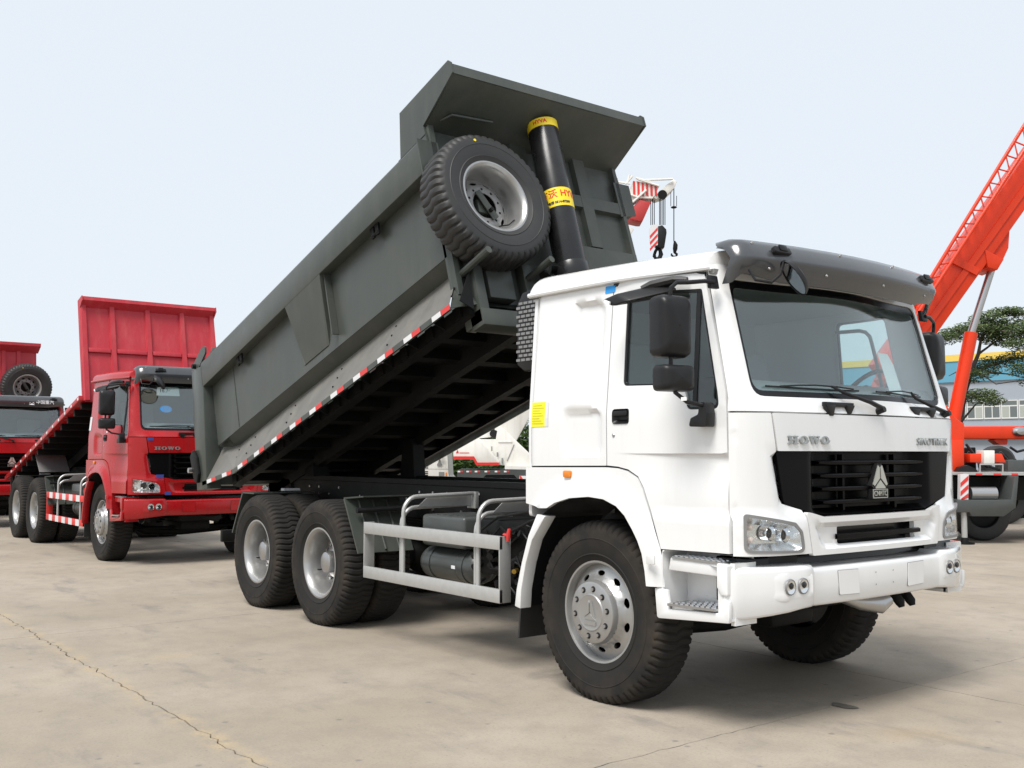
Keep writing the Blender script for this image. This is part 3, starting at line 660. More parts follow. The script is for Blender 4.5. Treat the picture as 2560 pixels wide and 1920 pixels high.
    for s in (-1, 1): MB().hull([(.95,s*.66,.90),(1.12,s*.66,.90),(1.06,s*1.02,.90),(.95,s*1.08,.90)], [(.95,s*.66,.945),(1.12,s*.66,.945),(1.06,s*1.02,.945),(.95,s*1.08,.945)]).build('bumper_gap_rubber', BLACK, T, fix=True)
    for y in (.32, .44):
        MB().tube([(1.02,y,.70),(1.10,y,.66),(1.15,y,.60),(1.16,y,.575)], [.03,.032,.03,.018], 10).build('tow_pin', GREYD, T)
    MB().tube([(.98,-.08,.66),(1.10,-.02,.63),(1.17,.08,.615),(1.19,.14,.64)], [.035,.05,.055,.03], 12).build('tow_eye', STEEL if body is WHITE else GREYD, T)
    # wipers and grab steps under the glass
    for yc, y0, y1, zz in ((.02,-.86,-.13,1.905), (.86,.05,.70,1.902)):
        P = [(FX(yc,1.79)+.035, yc, 1.79), (FX(yc-.1,1.815)+.04, yc-.12, 1.822), (FX(yc-.3,1.87)+.035, yc-.33, 1.872), ((FX((y0+y1)/2+.1,zz)+.02), (y0+y1)/2+.12, zz+.005)]
        wp = MB().tube(P, [.016,.014,.010,.007], 8).build('wiper', BLACK, T)
        MB().tube([(FX(y,zz)+.002, y, zz-.012+.004*cos(6*(y-y0))) for y in [y0+(y1-y0)*k/8 for k in range(9)]], .006, 6).build('wiper_blade', BLACK, wp)
        MB().tube([(FX(y,zz)+.014, y, zz+dz) for y, dz in ((y0+.1,-.006),(y0+.25,.004),((y0+y1)/2,.008),(y1-.2,.004),(y1-.06,-.006))], .005, 6).build('wiper_bridge', BLACK, wp)
        MB().cyl((FX(yc,1.77)-.01,yc,1.77), (FX(yc,1.77)+.05,yc,1.785), .022, .018, 12).build('wiper_pivot', BLACK, wp)
    for yc in (-.36, .58):
        x = FX(yc, 1.79); g = MB(); g.box(x-.005, x+.022, yc-.14, yc+.14, 1.788, 1.815)
        g.hull([(x-.005,yc-.14,1.80),(x+.03,yc-.14,1.80),(x+.03,yc-.05,1.80),(x-.005,yc-.05,1.80)], [(x-.005,yc-.10,1.735),(x+.024,yc-.10,1.735),(x+.024,yc-.065,1.735),(x-.005,yc-.065,1.735)])
        g.hull([(x-.005,yc+.06,1.80),(x+.03,yc+.06,1.80),(x+.03,yc+.14,1.80),(x-.005,yc+.14,1.80)], [(x-.005,yc+.075,1.75),(x+.024,yc+.075,1.75),(x+.024,yc+.11,1.75),(x-.005,yc+.11,1.75)])
        g.build('grab_step', BLACK, T, fix=True, bevel=.004)
    # sun visor
    vs = MB(); rows = []
    def vp(y, off=0):
        a = abs(y); k = max(0, (a-.94)/.10); bk = .0 if a <= .94 else .085*(1-sqrt(max(0, 1-min(1, k)**2)))
        q = .105*min(a, 1.0)**2-.02
        lo = 2.500+.03*sm((a-.72)/.2)-.055*sm((a-.97)/.06); dz = .05*min(1, k)**3
        return [(1.098-q-bk-off, y, lo), (1.135-q-bk-off, y, 2.56), (1.160-q-bk-off, y, 2.615), (1.158-q-bk*1.05-off, y, 2.625), (1.125-q-bk*1.02-off, y, 2.695-off*.6-dz*.6), (1.085-q-bk*.95-off, y, 2.728-off*.6-dz), (1.0-q*.8-bk*.55-off*.3, y, 2.742-off*.6-dz*1.1), (.86-q*.4+bk*1.4, y, 2.738-off*.6-dz*1.1)]
    VY = sorted({s*v for v in (0,.25,.5,.7,.85,.94,.96,.98,1.0,1.015,1.028,1.036,1.04) for s in (-1, 1)})
    ro = [vp(y) for y in VY]; ri = [vp(y*.992, .012) for y in VY]
    vs.grid(ro); vs.grid([r[::-1] for r in ri])
    for a, b in ((0, 0),):
        pass
    n = len(VY)
    for i in range(n-1): vs.add([ro[i][0], ro[i+1][0], ri[i+1][0], ri[i][0]], [(0, 1, 2, 3)])
    vo = vs.build('sun_visor', VISOR, T, smooth=60)
    for (y, z, kx) in [(-.92,2.708,0),(-.2,2.71,0),(.38,2.71,0),(.92,2.708,0),(-.82,2.565,1),(-.36,2.565,1),(.22,2.565,1),(.80,2.565,1)]:
        x = (1.118 if not kx else 1.138)+.02-.105*y*y
        nrm = Vector((.75,0,.66)) if not kx else Vector((.9,0,-.42))
        MB().cyl(Vector((x,y,z))-nrm*.004, Vector((x,y,z))+nrm*.006, .010, .006, 10).build('rivet', STEEL, vo)
    for y in (-.74, .80):
        x = 1.157-.105*y*y; M = frame_mat((x, y, 2.668), (0, 1, 0), (-.42, 0, .9))
        b = MB(); b.prism(round_poly([(-.075,-.022),(.075,-.022),(.07,.018),(-.07,.018)], .01), 2, -.004, .028); b.xform(M).build('clearance_lamp', BLACK, vo, bevel=.005)
        b = MB(); b.prism(rrect(-.035,.035,-.012,.026,.008), 2, .026, .036); b.xform(M).build('clearance_lens', GLOSSB, vo, bevel=.003)
    # kerb mirror on its bracket
    ms = MB().tube([(1.09,-1.0,2.54),(1.13,-1.0,2.475),(1.17,-.91,2.465),(1.20,-.87,2.51),(1.215,-.85,2.59)], .0085, 8).build('front_mirror_arm', BLACK, T)
    gv = Vector((-.52,-.60,-.53)).normalized()*.97+Vector((.55,-.75,-.1)).normalized()*.05; gv.normalize(); ax = -gv; zx = Vector((0,0,1)); xx = ax.cross(zx).normalized(); zx = xx.cross(ax)
    M = Matrix(((xx.x,ax.x,zx.x,1.235),(xx.y,ax.y,zx.y,-.785),(xx.z,ax.z,zx.z,2.50),(0,0,0,1)))
    MB().lathe([(.001,.035),(.06,.03),(.10,.014),(.113,-.006),(.115,-.014),(.107,-.014)], n=28).xform(M).build('front_mirror_shell', BLACK, ms)
    MB().lathe([(.001,-.012),(.108,-.010)], n=28).xform(M).build('front_mirror_glass', CHROME, ms)

def make_shell(T, body):
    """roof, back wall, floor and cabin furniture"""
    r = MB(); rows = []
    xs = [(-.665,-.02),(-.665,.45),(-.655,.74),(-.635,.90),(-.605,.98),(-.55,1.0),(-.3,1.0),(0,1.0),(.3,.99),(.6,.985),(.8,.98),(.93,.96),(.965,.8),(.985,.0)]
    for x, h in xs:
        row = []
        for k in range(33):
            t = -1+2*k/32; a = abs(t); y = 1.158*math.copysign(sin(a*pi/2)**.9 if a else 0, t)
            prof = (max(0, 1-(abs(y)/1.158)**11))**(1/3.4); yy = y*(1-.082*sm((x-.15)/.75)); row.append((min(x, FX(yy, 2.58)-.012), yy, 2.575+(.150+.022*(.2-x)/.8)*prof*max(h, 0)))
        rows.append(row)
    r.grid(rows); ro = r.build('roof', body, T, smooth=50)
    for s in (-1, 1):
        p = MB(); p.grid([[(x, s*(1.150-.09*sm((x-.15)/.75)+o), z+d) for o, d in ((.0,.0),(.026,.004),(.030,.016),(.024,.030),(.0,.034))] for x, z in [(-.66,2.575),(-.3,2.573),(0,2.571),(.2,2.569),(.4,2.566),(.6,2.563),(.75,2.562),(.88,2.558)]]); p.build('drip_rail', body, ro)
        MB().hull([(.16,s*1.140,2.548),(.16,s*1.140,2.568),(.83,s*1.06,2.556),(.83,s*1.06,2.532)], [(.16,s*1.149,2.548),(.16,s*1.149,2.568),(.83,s*1.069,2.556),(.83,s*1.069,2.532)]).build('door_seal', BLACK, ro, fix=True)
    bk = MB(); bk.prism(round_poly([(-1.19,1.10),(1.19,1.10),(1.19,1.75),(1.13,2.58),(-1.13,2.58),(-1.19,1.75)], .03), 0, -.63, -.60); bk.build('back_wall', body, T, fix=True)
    inn = MB(); inn.box(-.59, -.565, -1.12, 1.12, 1.30, 2.56); inn.build('bulkhead_trim', INTER, T)
    fl = MB(); fl.box(-.58, .98, -1.06, 1.06, 1.28, 1.34); fl.build('cab_floor', INTER, T)
    MB().box(.55, 1.0, -1.04, 1.04, .98, 1.28).build('firewall', GLOSSB, T)
    MB().box(-.56, .88, -1.05, 1.05, 2.545, 2.57).build('headliner', mat('headliner', (.30,.30,.29), .9) if 'headliner' not in MATS else MATS['headliner'], T)
    d = MB(); rows = []
    for k in range(15):
        y = -1.1+2.2*k/14; h = .03*sm((y-.1)/.25)*(1-sm((y-1.0)/.1)); rows.append([(FX(y,1.84)-.035,y,1.80),(FX(y,1.86)-.06,y,1.87),(.92,y,1.945+h*.3),(.74,y,1.955+h*.6),(.66,y,1.88+h),(.68,y,1.45)])
    d.grid(rows); d.build('dashboard', DASH, T, smooth=50)
    MB().box(.5, .78, -.18, .25, 1.34, 1.80).build('console', DASH, T, bevel=.03)
    for y in (-.62, .62):
        st_ = MB(); st_.box(-.25,.22,y-.25,y+.25,1.55,1.70); so_ = st_.build('seat', INTER, T, bevel=.04)
        b = MB(); b.prism(round_poly([(-.22,1.66),(-.10,1.66),(-.28,2.28),(-.38,2.28)], .04), 1, y-.24, y+.24); b.build('seat_back', INTER, so_, bevel=.03)
        MB().box(-.18,.12,y-.15,y+.15,1.335,1.555).build('seat_base', INTER, so_)
    sw = MB(); N = 32; M = frame_mat((.68,.71,1.915), (0,1,0), (.66,0,.75))
    sw.tube([(.215*cos(2*pi*i/N), .215*sin(2*pi*i/N), 0) for i in range(N+1)], .016, 8, cap=False).xform(M); so_ = sw.build('steering_wheel', GLOSSB, T)
    sp = MB(); sp.cyl((0,0,-.03),(0,0,.02),.07,.06,16)
    for a in (radians(20), radians(160), radians(270)): sp.cyl((0,0,-.01),(.21*cos(a),.21*sin(a),0),.016,.012,8)
    sp.xform(M).build('steering_spokes', GLOSSB, so_)
    MB().cyl(M @ Vector((0,0,-.03)), (.86,.71,1.74), .04, .05, 12).build('steering_column', GLOSSB, so_)

def make_mirrors(T, s):
    def fl(mb):
        mb.xform(Matrix.Translation((-.055, .065, 0))); return mb if s < 0 else mb.mirror().xform(Matrix.Translation((-.04, 0, 0)))
    def pod(x0, x1, z0, z1, yc, th, r):
        mb = MB(); P = rrect(x0, x1, z0, z1, r, 6); cx, cz = (x0+x1)/2, (z0+z1)/2
        rows = []
        for k, (o, dp) in enumerate([(.0,-1),(.0,-1),(.75,-.98),(.93,-.82),(1,-.4),(1,.5),(.96,.78),(.9,.85),(0,.85)]):
            rows.append([(cx+(p[0]-cx)*o, yc+0, cz+(p[1]-cz)*o) for p in P])
            rows[-1] = [(cx+(p[0]-cx)*o+dp*th*.5, yc, cz+(p[1]-cz)*o) for p in P]
        return mb, P
    # main pod: flat box facing back, rounded front shell; long axis upright, broad face across y
    def shell(xc, yc, zc, wy, hz, dx, rz, name, par):
        mb = MB(); P = rrect(-wy/2, wy/2, -hz/2, hz/2, min(wy, hz)*.22, 5); rows = []
        for o, d in [(.02,.5),(.55,.49),(.80,.43),(.94,.30),(1.0,.08),(1.0,-.36),(.985,-.47),(.95,-.5),(.02,-.5)]:
            rows.append([(d*dx, p[0]*o, p[1]*(o if o > .5 else o)) for p in P])
        mb.grid([r+[r[0]] for r in rows]); M = Matrix.Translation((xc, yc, zc)) @ Matrix.Rotation(rz, 4, 'Z'); mb.xform(M)
        ob = fl(mb).build(name, BLACK, par, smooth=50)
        g = MB(); g.prism(rrect(-wy*.44, wy*.44, -hz*.46, hz*.46, .03), 0, -dx*.5-.003, -dx*.5+.004); fl(g.xform(M)).build('mirror_glass', CHROME, ob, fix=True)
        return ob
    ma = fl(MB().tube([(1.00,-1.19,2.475),(.99,-1.26,2.475),(.955,-1.36,2.462),(.93,-1.42,2.458),(.915,-1.448,2.43),(.908,-1.452,2.38),(.91,-1.452,2.0),(.93,-1.44,1.85),(.96,-1.38,1.80),(.985,-1.29,1.785),(.99,-1.255,1.78)], .0125, 8)).build('mirror_arm', BLACK, T)
    m1 = shell(.905, -1.435, 2.215, .205, .345, .145, radians(-10), 'main_mirror', T)
    m2 = shell(.925, -1.435, 1.93, .215, .145, .13, radians(-10), 'wide_angle_mirror', T)
    fl(MB().prism([(.975,2.44),(1.005,2.44),(.99,2.515),(.965,2.515)], 1, -1.22, -1.15)).build('mirror_bracket', BLACK, ma, bevel=.005)
    b = MB(); b.prism(round_poly([(.885,1.668),(1.01,1.665),(1.015,1.74),(1.005,1.80),(.965,1.80),(.955,1.735),(.90,1.715)], .015), 1, -1.29, -1.215); fl(b).build('mirror_bracket', BLACK, ma, bevel=.008)
    st_ = MB().box(.985, 1.022, -1.4555, -1.45, 1.803, 1.822); fl(st_).build('mirror_label', PAPER, ma)
    if s > 0: return
    # kerb-view mirror hung out over the door
    k = MB(); A = [(.345,-1.46,2.425),(.455,-1.47,2.372),(.585,-1.45,2.392),(.475,-1.45,2.452)]; B_ = [(.455,-1.22,2.478),(.60,-1.20,2.428),(.765,-1.20,2.466),(.665,-1.21,2.522)]
    k.hull(A, B_); ko = fl(k).build('kerb_mirror', BLACK, T, bevel=.022, seg=3)
    fl(MB().hull([(.40,-1.464,2.405),(.45,-1.468,2.385),(.455,-1.468,2.402),(.405,-1.464,2.421)], [(.40,-1.474,2.405),(.45,-1.478,2.385),(.455,-1.478,2.402),(.405,-1.474,2.421)])).build('mirror_label', PAPER, ko, fix=True)
    fl(MB().tube([(.80,-1.19,2.515),(.72,-1.22,2.522),(.60,-1.28,2.50),(.56,-1.32,2.478)], [.018,.026,.03,.02], 8)).build('kerb_mirror_arm', BLACK, ko)

# ------------------------------------------------------------------ chassis
def make_chassis(T, wb, rail_top=1.235, fine=True, paint=None):
    P = paint or GREYD; xr = -wb-2.55
    for s in (-1, 1):
        c = MB(); c.prism([(s*.43,.935),(s*.43,rail_top),(s*.34,rail_top),(s*.34,rail_top-.012),(s*.418,rail_top-.012),(s*.418,.947),(s*.34,.947),(s*.34,.935)], 0, xr, .95)
        ro = c.build('frame_rail', P, T, fix=True)
        MB().prism([(s*.44,rail_top+.004),(s*.44,rail_top+.05),(s*.34,rail_top+.05),(s*.34,rail_top+.004)], 0, xr, -.95).build('subframe', P, T, fix=True)
        if fine:
            rb = MB(); rr = random.Random(3)
            for x in [-wb+1.1-.22*k for k in range(14)]:
                for z in (1.02, 1.10, 1.17):
                    if rr.random() < .5: rb.cyl((x,s*.428,z),(x,s*.442,z),.013,n=6)
            rb.build('bolts', STEEL, ro, smooth=0)
    for x in (.7, -.4, -1.3, -2.2, -wb+.68, -wb-.68, -wb-1.6, xr+.15):
        MB().box(x-.05, x+.05, -.36, .36, .96, 1.19).build('cross_member', P, T, bevel=.01)
    # engine, gearbox, prop shaft
    e = MB(); e.box(-.35, .80, -.32, .32, .55, 1.25); eo = e.build('engine', GREYD, T, bevel=.05)
    MB().box(-.2, .6, -.22, .22, .42, .56).build('sump', GREYD, eo, bevel=.04)
    MB().cyl((-.35,0,.85),(-1.25,0,.78),.26,.17,20).build('gearbox', GREYD, T)
    MB().cyl((-1.25,0,.78),(-wb,0,.62),.06,n=12).build('prop_shaft', GREYD, T)
    # axles and springs
    MB().tube([(0,-.95,.53),(0,-.75,.50),(0,-.55,.40),(0,0,.37),(0,.55,.40),(0,.75,.50),(0,.95,.53)], .065, 10).build('front_axle', GREYD, T)
    MB().tube([(.22,-.80,.44),(.22,.80,.44)], .022, 8).build('track_rod', GREYD, T)
    for s in (-1, 1):
        sp = MB()
        for k in range(5):
            L = .75-.12*k; sp.add([(x, s*.42+d, .62-.028*k+.09*(x/.75)**2+z) for x in [-L+2*L*i/8 for i in range(9)] for d in (-.04,.04) for z in (0,.022)], [])
            b = len(sp.v)-36
            for i in range(8):
                q = b+4*i; sp.f += [(q,q+4,q+6,q+2),(q+1,q+3,q+7,q+5),(q,q+1,q+5,q+4),(q+2,q+6,q+7,q+3)]
        sp.build('front_spring', GREYD, T, smooth=0)
        sp = MB(); xc = -wb-.675
        for k in range(6):
            L = .70-.07*k; rows = []
            sp.box(xc-L, xc+L, s*.47-.05, s*.47+.05, .86-.03*k-.026, .86-.03*k)
        sp.build('rear_spring', GREYD, T, smooth=0)
        MB().cyl((xc,s*.36,.70),(xc,s*.60,.70),.13,n=16).build('spring_trunnion', GREYD, T)
    for x in (-wb, -wb-1.35):
        a = MB(); a.cyl((x,-1.0,.535),(x,1.0,.535),.085,n=14); ao = a.build('rear_axle', GREYD, T)
        MB().lathe([(.001,-.30),(.12,-.27),(.21,-.12),(.23,0),(.21,.12),(.12,.27),(.001,.30)], (x,0,.56), 20).build('differential', GREYD, ao)
        for s in (-1, 1): MB().cyl((x,s*.62,.535),(x,s*.78,.535),.21,n=24).build('brake_drum', GREYD, ao)
    b = MB(); b.box(xr-.04, xr+.02, -1.1, 1.1, .55, .68); b.build('rear_guard', P, T, bevel=.01)
    for s in (-1, 1): MB().box(xr-.02, xr+.04, s*.42-.04, s*.42+.04, .66, .95).build('guard_stay', P, T)

def place_wheels(T, wb, proto=None):
    Fm = Matrix.Rotation(pi, 4, 'Z')
    if proto is None:
        f = make_front_wheel(T); f.location = (0, -1.02, .545); r = make_rear_wheel(T); r.location = (-wb, -1.085, .545)
    else:
        f = inst(proto[0], 'wheel', T, Matrix.Translation((0, -1.02, .545))); r = inst(proto[1], 'wheel', T, Matrix.Translation((-wb, -1.085, .545)))
    inst(f, 'wheel', T, Matrix.Translation((0, .94, .545)) @ Fm)
    for x in (-wb, -wb-1.35):
        if x != -wb: inst(r, 'wheel', T, Matrix.Translation((x, -1.085, .545)))
        inst(r, 'wheel', T, Matrix.Translation((x, 1.085, .545)) @ Fm)
        inst(r, 'wheel', T, Matrix.Translation((x, -.735, .545)) @ Fm); inst(r, 'wheel', T, Matrix.Translation((x, .735, .545)))
    return f, r

def side_guard(T, x0, x1, z0, z1, m, stripes=None, near=True):
    y = -1.20
    rails = []
    for a, b in ((z1-.095, z1), (z0, z0+.095)):
        q = MB().box(x0, x1, y, y+.03, a, b).build('guard_rail', m, T, bevel=.004); rails.append((q, a, b))
    for x in (x0, x1-.012):
        MB().box(x, x+.012, y+.002, y+.10, z0+.001, z1-.001).build('guard_end', m, T, bevel=.002)
    if stripes:
        n = stripes
        for q, a, b in rails:
            for k in range(n):
                if k % 2: xx0 = x0+(x1-x0)*(k)/n; MB().box(xx0, xx0+(x1-x0)/n, y-.003, y+.01, a, b).build('white_band', WREF, q)
    for xp in ((x0+.56), (x1-.31)):
        for d, zt_, ye in ((0, 1.175, -.46), (-.05, 1.085, -.46)):
            yy = y+.045 if d == 0 else y+.06; x = xp+d; rad = .13
            P = [(x,yy,z0+.05),(x,yy,zt_-rad)]+[(x,yy+rad*(1-cos(t)),zt_-rad+rad*sin(t)) for t in [radians(15*k) for k in range(1, 7)]]+[(x,ye,zt_+.012)]
            MB().tube(P, .017, 10).build('guard_tube', GALV, T)
        MB().prism([(y+.20,1.09),(y+.30,1.172),(-.46,1.182),(-.46,1.085)], 0, xp-.035, xp-.028).build('guard_web', GALV, T, fix=True)
        MB().box(xp-.09, xp+.03, -.47, -.432, 1.06, 1.20).build('guard_foot', GALV, T, bevel=.004)

def side_boxes(T):
    b = MB().box(-2.25, -1.66, -1.0, -.50, .79, 1.035).build('battery_box', TANK, T, bevel=.03, seg=3)
    MB().box(-2.20, -1.74, -1.006, -.99, .915, .93).build('lid_rib', TANK, b, bevel=.003)
    g = MB()
    for k in range(5): g.box(-2.15+.09*k, -2.10+.09*k, -.95, -.6, 1.034, 1.040)
    g.build('lid_ribs', TANK, b, bevel=.002)
    M = Matrix.Translation((-1.98,-.84,.645)) @ Matrix.Rotation(pi/2, 4, 'Z')
    t = MB().lathe([(.001,-.40),(.06,-.395),(.105,-.37),(.125,-.33),(.128,-.30),(.128,-.16),(.130,-.158),(.130,-.145),(.128,-.143),(.128,.30),(.125,.33),(.105,.37),(.06,.395),(.001,.40)], n=32).xform(M).build('air_tank', TANK, T)
    for x in (-2.2, -1.75): MB().lathe([(.130,-.02),(.134,-.02),(.134,.02),(.130,.02)], n=28).xform(Matrix.Translation((x,-.84,.645)) @ Matrix.Rotation(pi/2, 4, 'Z')).build('tank_strap', TANK, t)
    MB().box(-1.87, -1.82, -.97, -.962, .63, .655).build('tank_label', PAPER, t)
    q = MB().box(-1.60, -.98, -.92, -.50, .62, 1.03).build('valve_carrier', GREYD, T, bevel=.02)
    rr = random.Random(5)
    for k in range(26):
        x = rr.uniform(-1.58,-.95); z = rr.uniform(.58,.98); MB().cyl((x,-.92,z),(x+rr.uniform(-.05,.05),-1.0,z+rr.uniform(-.03,.03)),rr.uniform(.012,.035),n=8).build('air_valve', BLACK, q)
    for k in range(9):
        p = Vector((rr.uniform(-1.6,-1.0), -1.0, rr.uniform(.6,1.0))); P = [p]
        for j in range(5): P.append(P[-1]+Vector((rr.uniform(-.02,.15), rr.uniform(-.02,.04), rr.uniform(-.09,.06))))
        MB().tube(P, .008, 6).build('hose', BLACK, q)
    for (x, z) in ((-1.18,.70), (-1.03,.69)): MB().cyl((x,-.98,z),(x+.03,-1.03,z),.018,n=8).build('brass_fitting', mat('brass', (.45,.28,.05), .35, .8) if 'brass' not in MATS else MATS['brass'], q)
    vl = MB(); vl.tube([(-.97,-1.14,.955),(-.90,-1.16,.955)], .012, 8); vl.tube([(-.90,-1.16,.915),(-.895,-1.16,.955),(-.885,-1.16,1.0)], [.012,.018,.012], 8); vl.build('red_valve', REDREF, T)
    for (x, p) in ((-1.0, 0), (-.72, 1)):
        MB().tube([(-1.35,-1.0,.80),(-1.1,-1.05,.93),(-.85,-1.0,1.05),(-.60,-.9,1.12)] if p else [(-1.5,-1.0,.92),(-1.2,-1.02,1.06),(-.8,-.95,1.13)], .009, 6).build('hose', BLACK, T)
    # bent steel mudguard ahead of the rear wheels
    m = MB(); m.hull([(-3.21,-1.19,1.125),(-2.95,-1.19,.672),(-2.935,-1.19,.677),(-3.19,-1.19,1.137)], [(-3.21,-.64,1.125),(-2.95,-.64,.672),(-2.935,-.64,.677),(-3.19,-.64,1.137)])
    m.hull([(-3.20,-1.19,1.126),(-3.20,-.50,1.126),(-3.20,-.50,1.140),(-3.20,-1.19,1.140)], [(-3.02,-1.10,1.144),(-3.02,-.50,1.144),(-3.02,-.50,1.156),(-3.02,-1.10,1.156)])
    mo = m.build('rear_mudguard', GREY, T, fix=True)
    for y in (-1.06, -.92, -.78): MB().tube([(-3.17,y,1.11),(-2.935,y,.70)], .011, 6).build('mudguard_rib', GREY, mo)
    MB().tube([(-3.06,-1.14,1.03),(-3.02,-.45,1.045)], .024, 10).build('mudguard_tube', BLACK, mo)
    m = MB(); m.hull([(-5.42,-1.18,1.12),(-5.67,-1.18,.69),(-5.655,-1.18,.682),(-5.40,-1.18,1.112)], [(-5.42,-.50,1.12),(-5.67,-.50,.69),(-5.655,-.50,.682),(-5.40,-.50,1.112)])
    m.box(-5.42, -5.12, -1.18, -.50, 1.108, 1.12); m.build('rear_mudguard', GREY, T, fix=True)
    MB().box(-5.30, -5.22, -.80, -.62, 1.13, 1.155).build('reflector_plate', WREF, T)

# ------------------------------------------------------------------ white dump truck
def make_cab_all(T, body):
    make_shell(T, body); make_front(T, body)
    for s in (-1, 1):
        make_cab(T, body, s, s < 0); make_mirrors(T, s)
    # oval-mesh air intake behind the cab
    a = MB().prism(round_poly([(-.98,2.15),(-.90,2.10),(-.74,2.10),(-.70,2.20),(-.70,2.62),(-.80,2.68),(-.92,2.66),(-.98,2.58)], .02), 1, -1.02, -.70).build('air_intake', BLACK, T, bevel=.012)
    sl = MB()
    for k in range(14):
        for j in range(4):
            z = 2.18+.031*k; x = -.955+.055*j+(.0275 if k % 2 else 0)
            if x < -.74: sl.box(x-.021, x+.021, -1.027, -1.019, z-.009, z+.009)
    sl.build('intake_grid', RIMG, a, smooth=0)
    sl = MB()
    for k in range(14):
        for j in range(6):
            z = 2.18+.031*k; y = -.99+.05*j+(.025 if k % 2 else 0)
            if y < -.73: sl.box(-.987, -.979, y-.019, y+.019, z-.009, z+.009)
    sl.build('intake_grid', RIMG, a, smooth=0)

white = tag(empty('dump_truck', (0, 0, 0)), 'white dump truck in front with its dark grey tipping body raised', 'truck')
WB = 3.6
make_cab_all(white, WHITE)
FW, RW = place_wheels(white, WB)
make_chassis(white, WB)
side_guard(white, -2.835, -.945, .488, .948, GALV)
side_boxes(white)
# stickers and tape on the cab side
def side_sticker(name, x0, x1, z0, z1, m, T=white, y=None):
    yy = -(Wd((z0+z1)/2)+.004) if y is None else y
    zs = sorted({z0, z1} | ({1.75} if z0 < 1.75 < z1 else set()))
    return MB().grid([[(x0,-(Wd(z)+.003),z),(x1,-(Wd(z)+.003),z)] for z in zs]).build(name, m, T, smooth=0)
stk = side_sticker('yellow_notice', -.565, -.425, 1.695, 1.858, YELLOW2)
stk.location.y = .0005
side_sticker('notice_border', -.425, -.393, 1.695, 1.855, WREF).location.y = .0005
for k in range(8): 
    z = 1.715+.017*k; side_sticker('notice_line', -.553, -.437-.02*(k % 3), z, z+.003, mat('notice_ink', (.45,.40,.02), .6) if 'notice_ink' not in MATS else MATS['notice_ink']).location.y = -.002
side_sticker('blue_tape', .085, .172, 2.515, 2.56, BLUE).location.y = -.001
# papers on the dashboard, behind the glass
pp = MB(); pp.grid([[(FX(y,1.915+.275*k/4)-.03-.003*k, y, 1.885+.275*k/4) for y in (.30,.40,.46+.045*(k < 4))] for k in range(5)]); pp.build('paper', PAPER, white)
MB().add([(FX(.75,1.86)-.04,.66,1.875),(FX(.9,1.86)-.05,.92,1.872),(.95,.93,1.878),(.98,.68,1.88)], [(0,1,2,3)]).build('paper', PAPER, white)

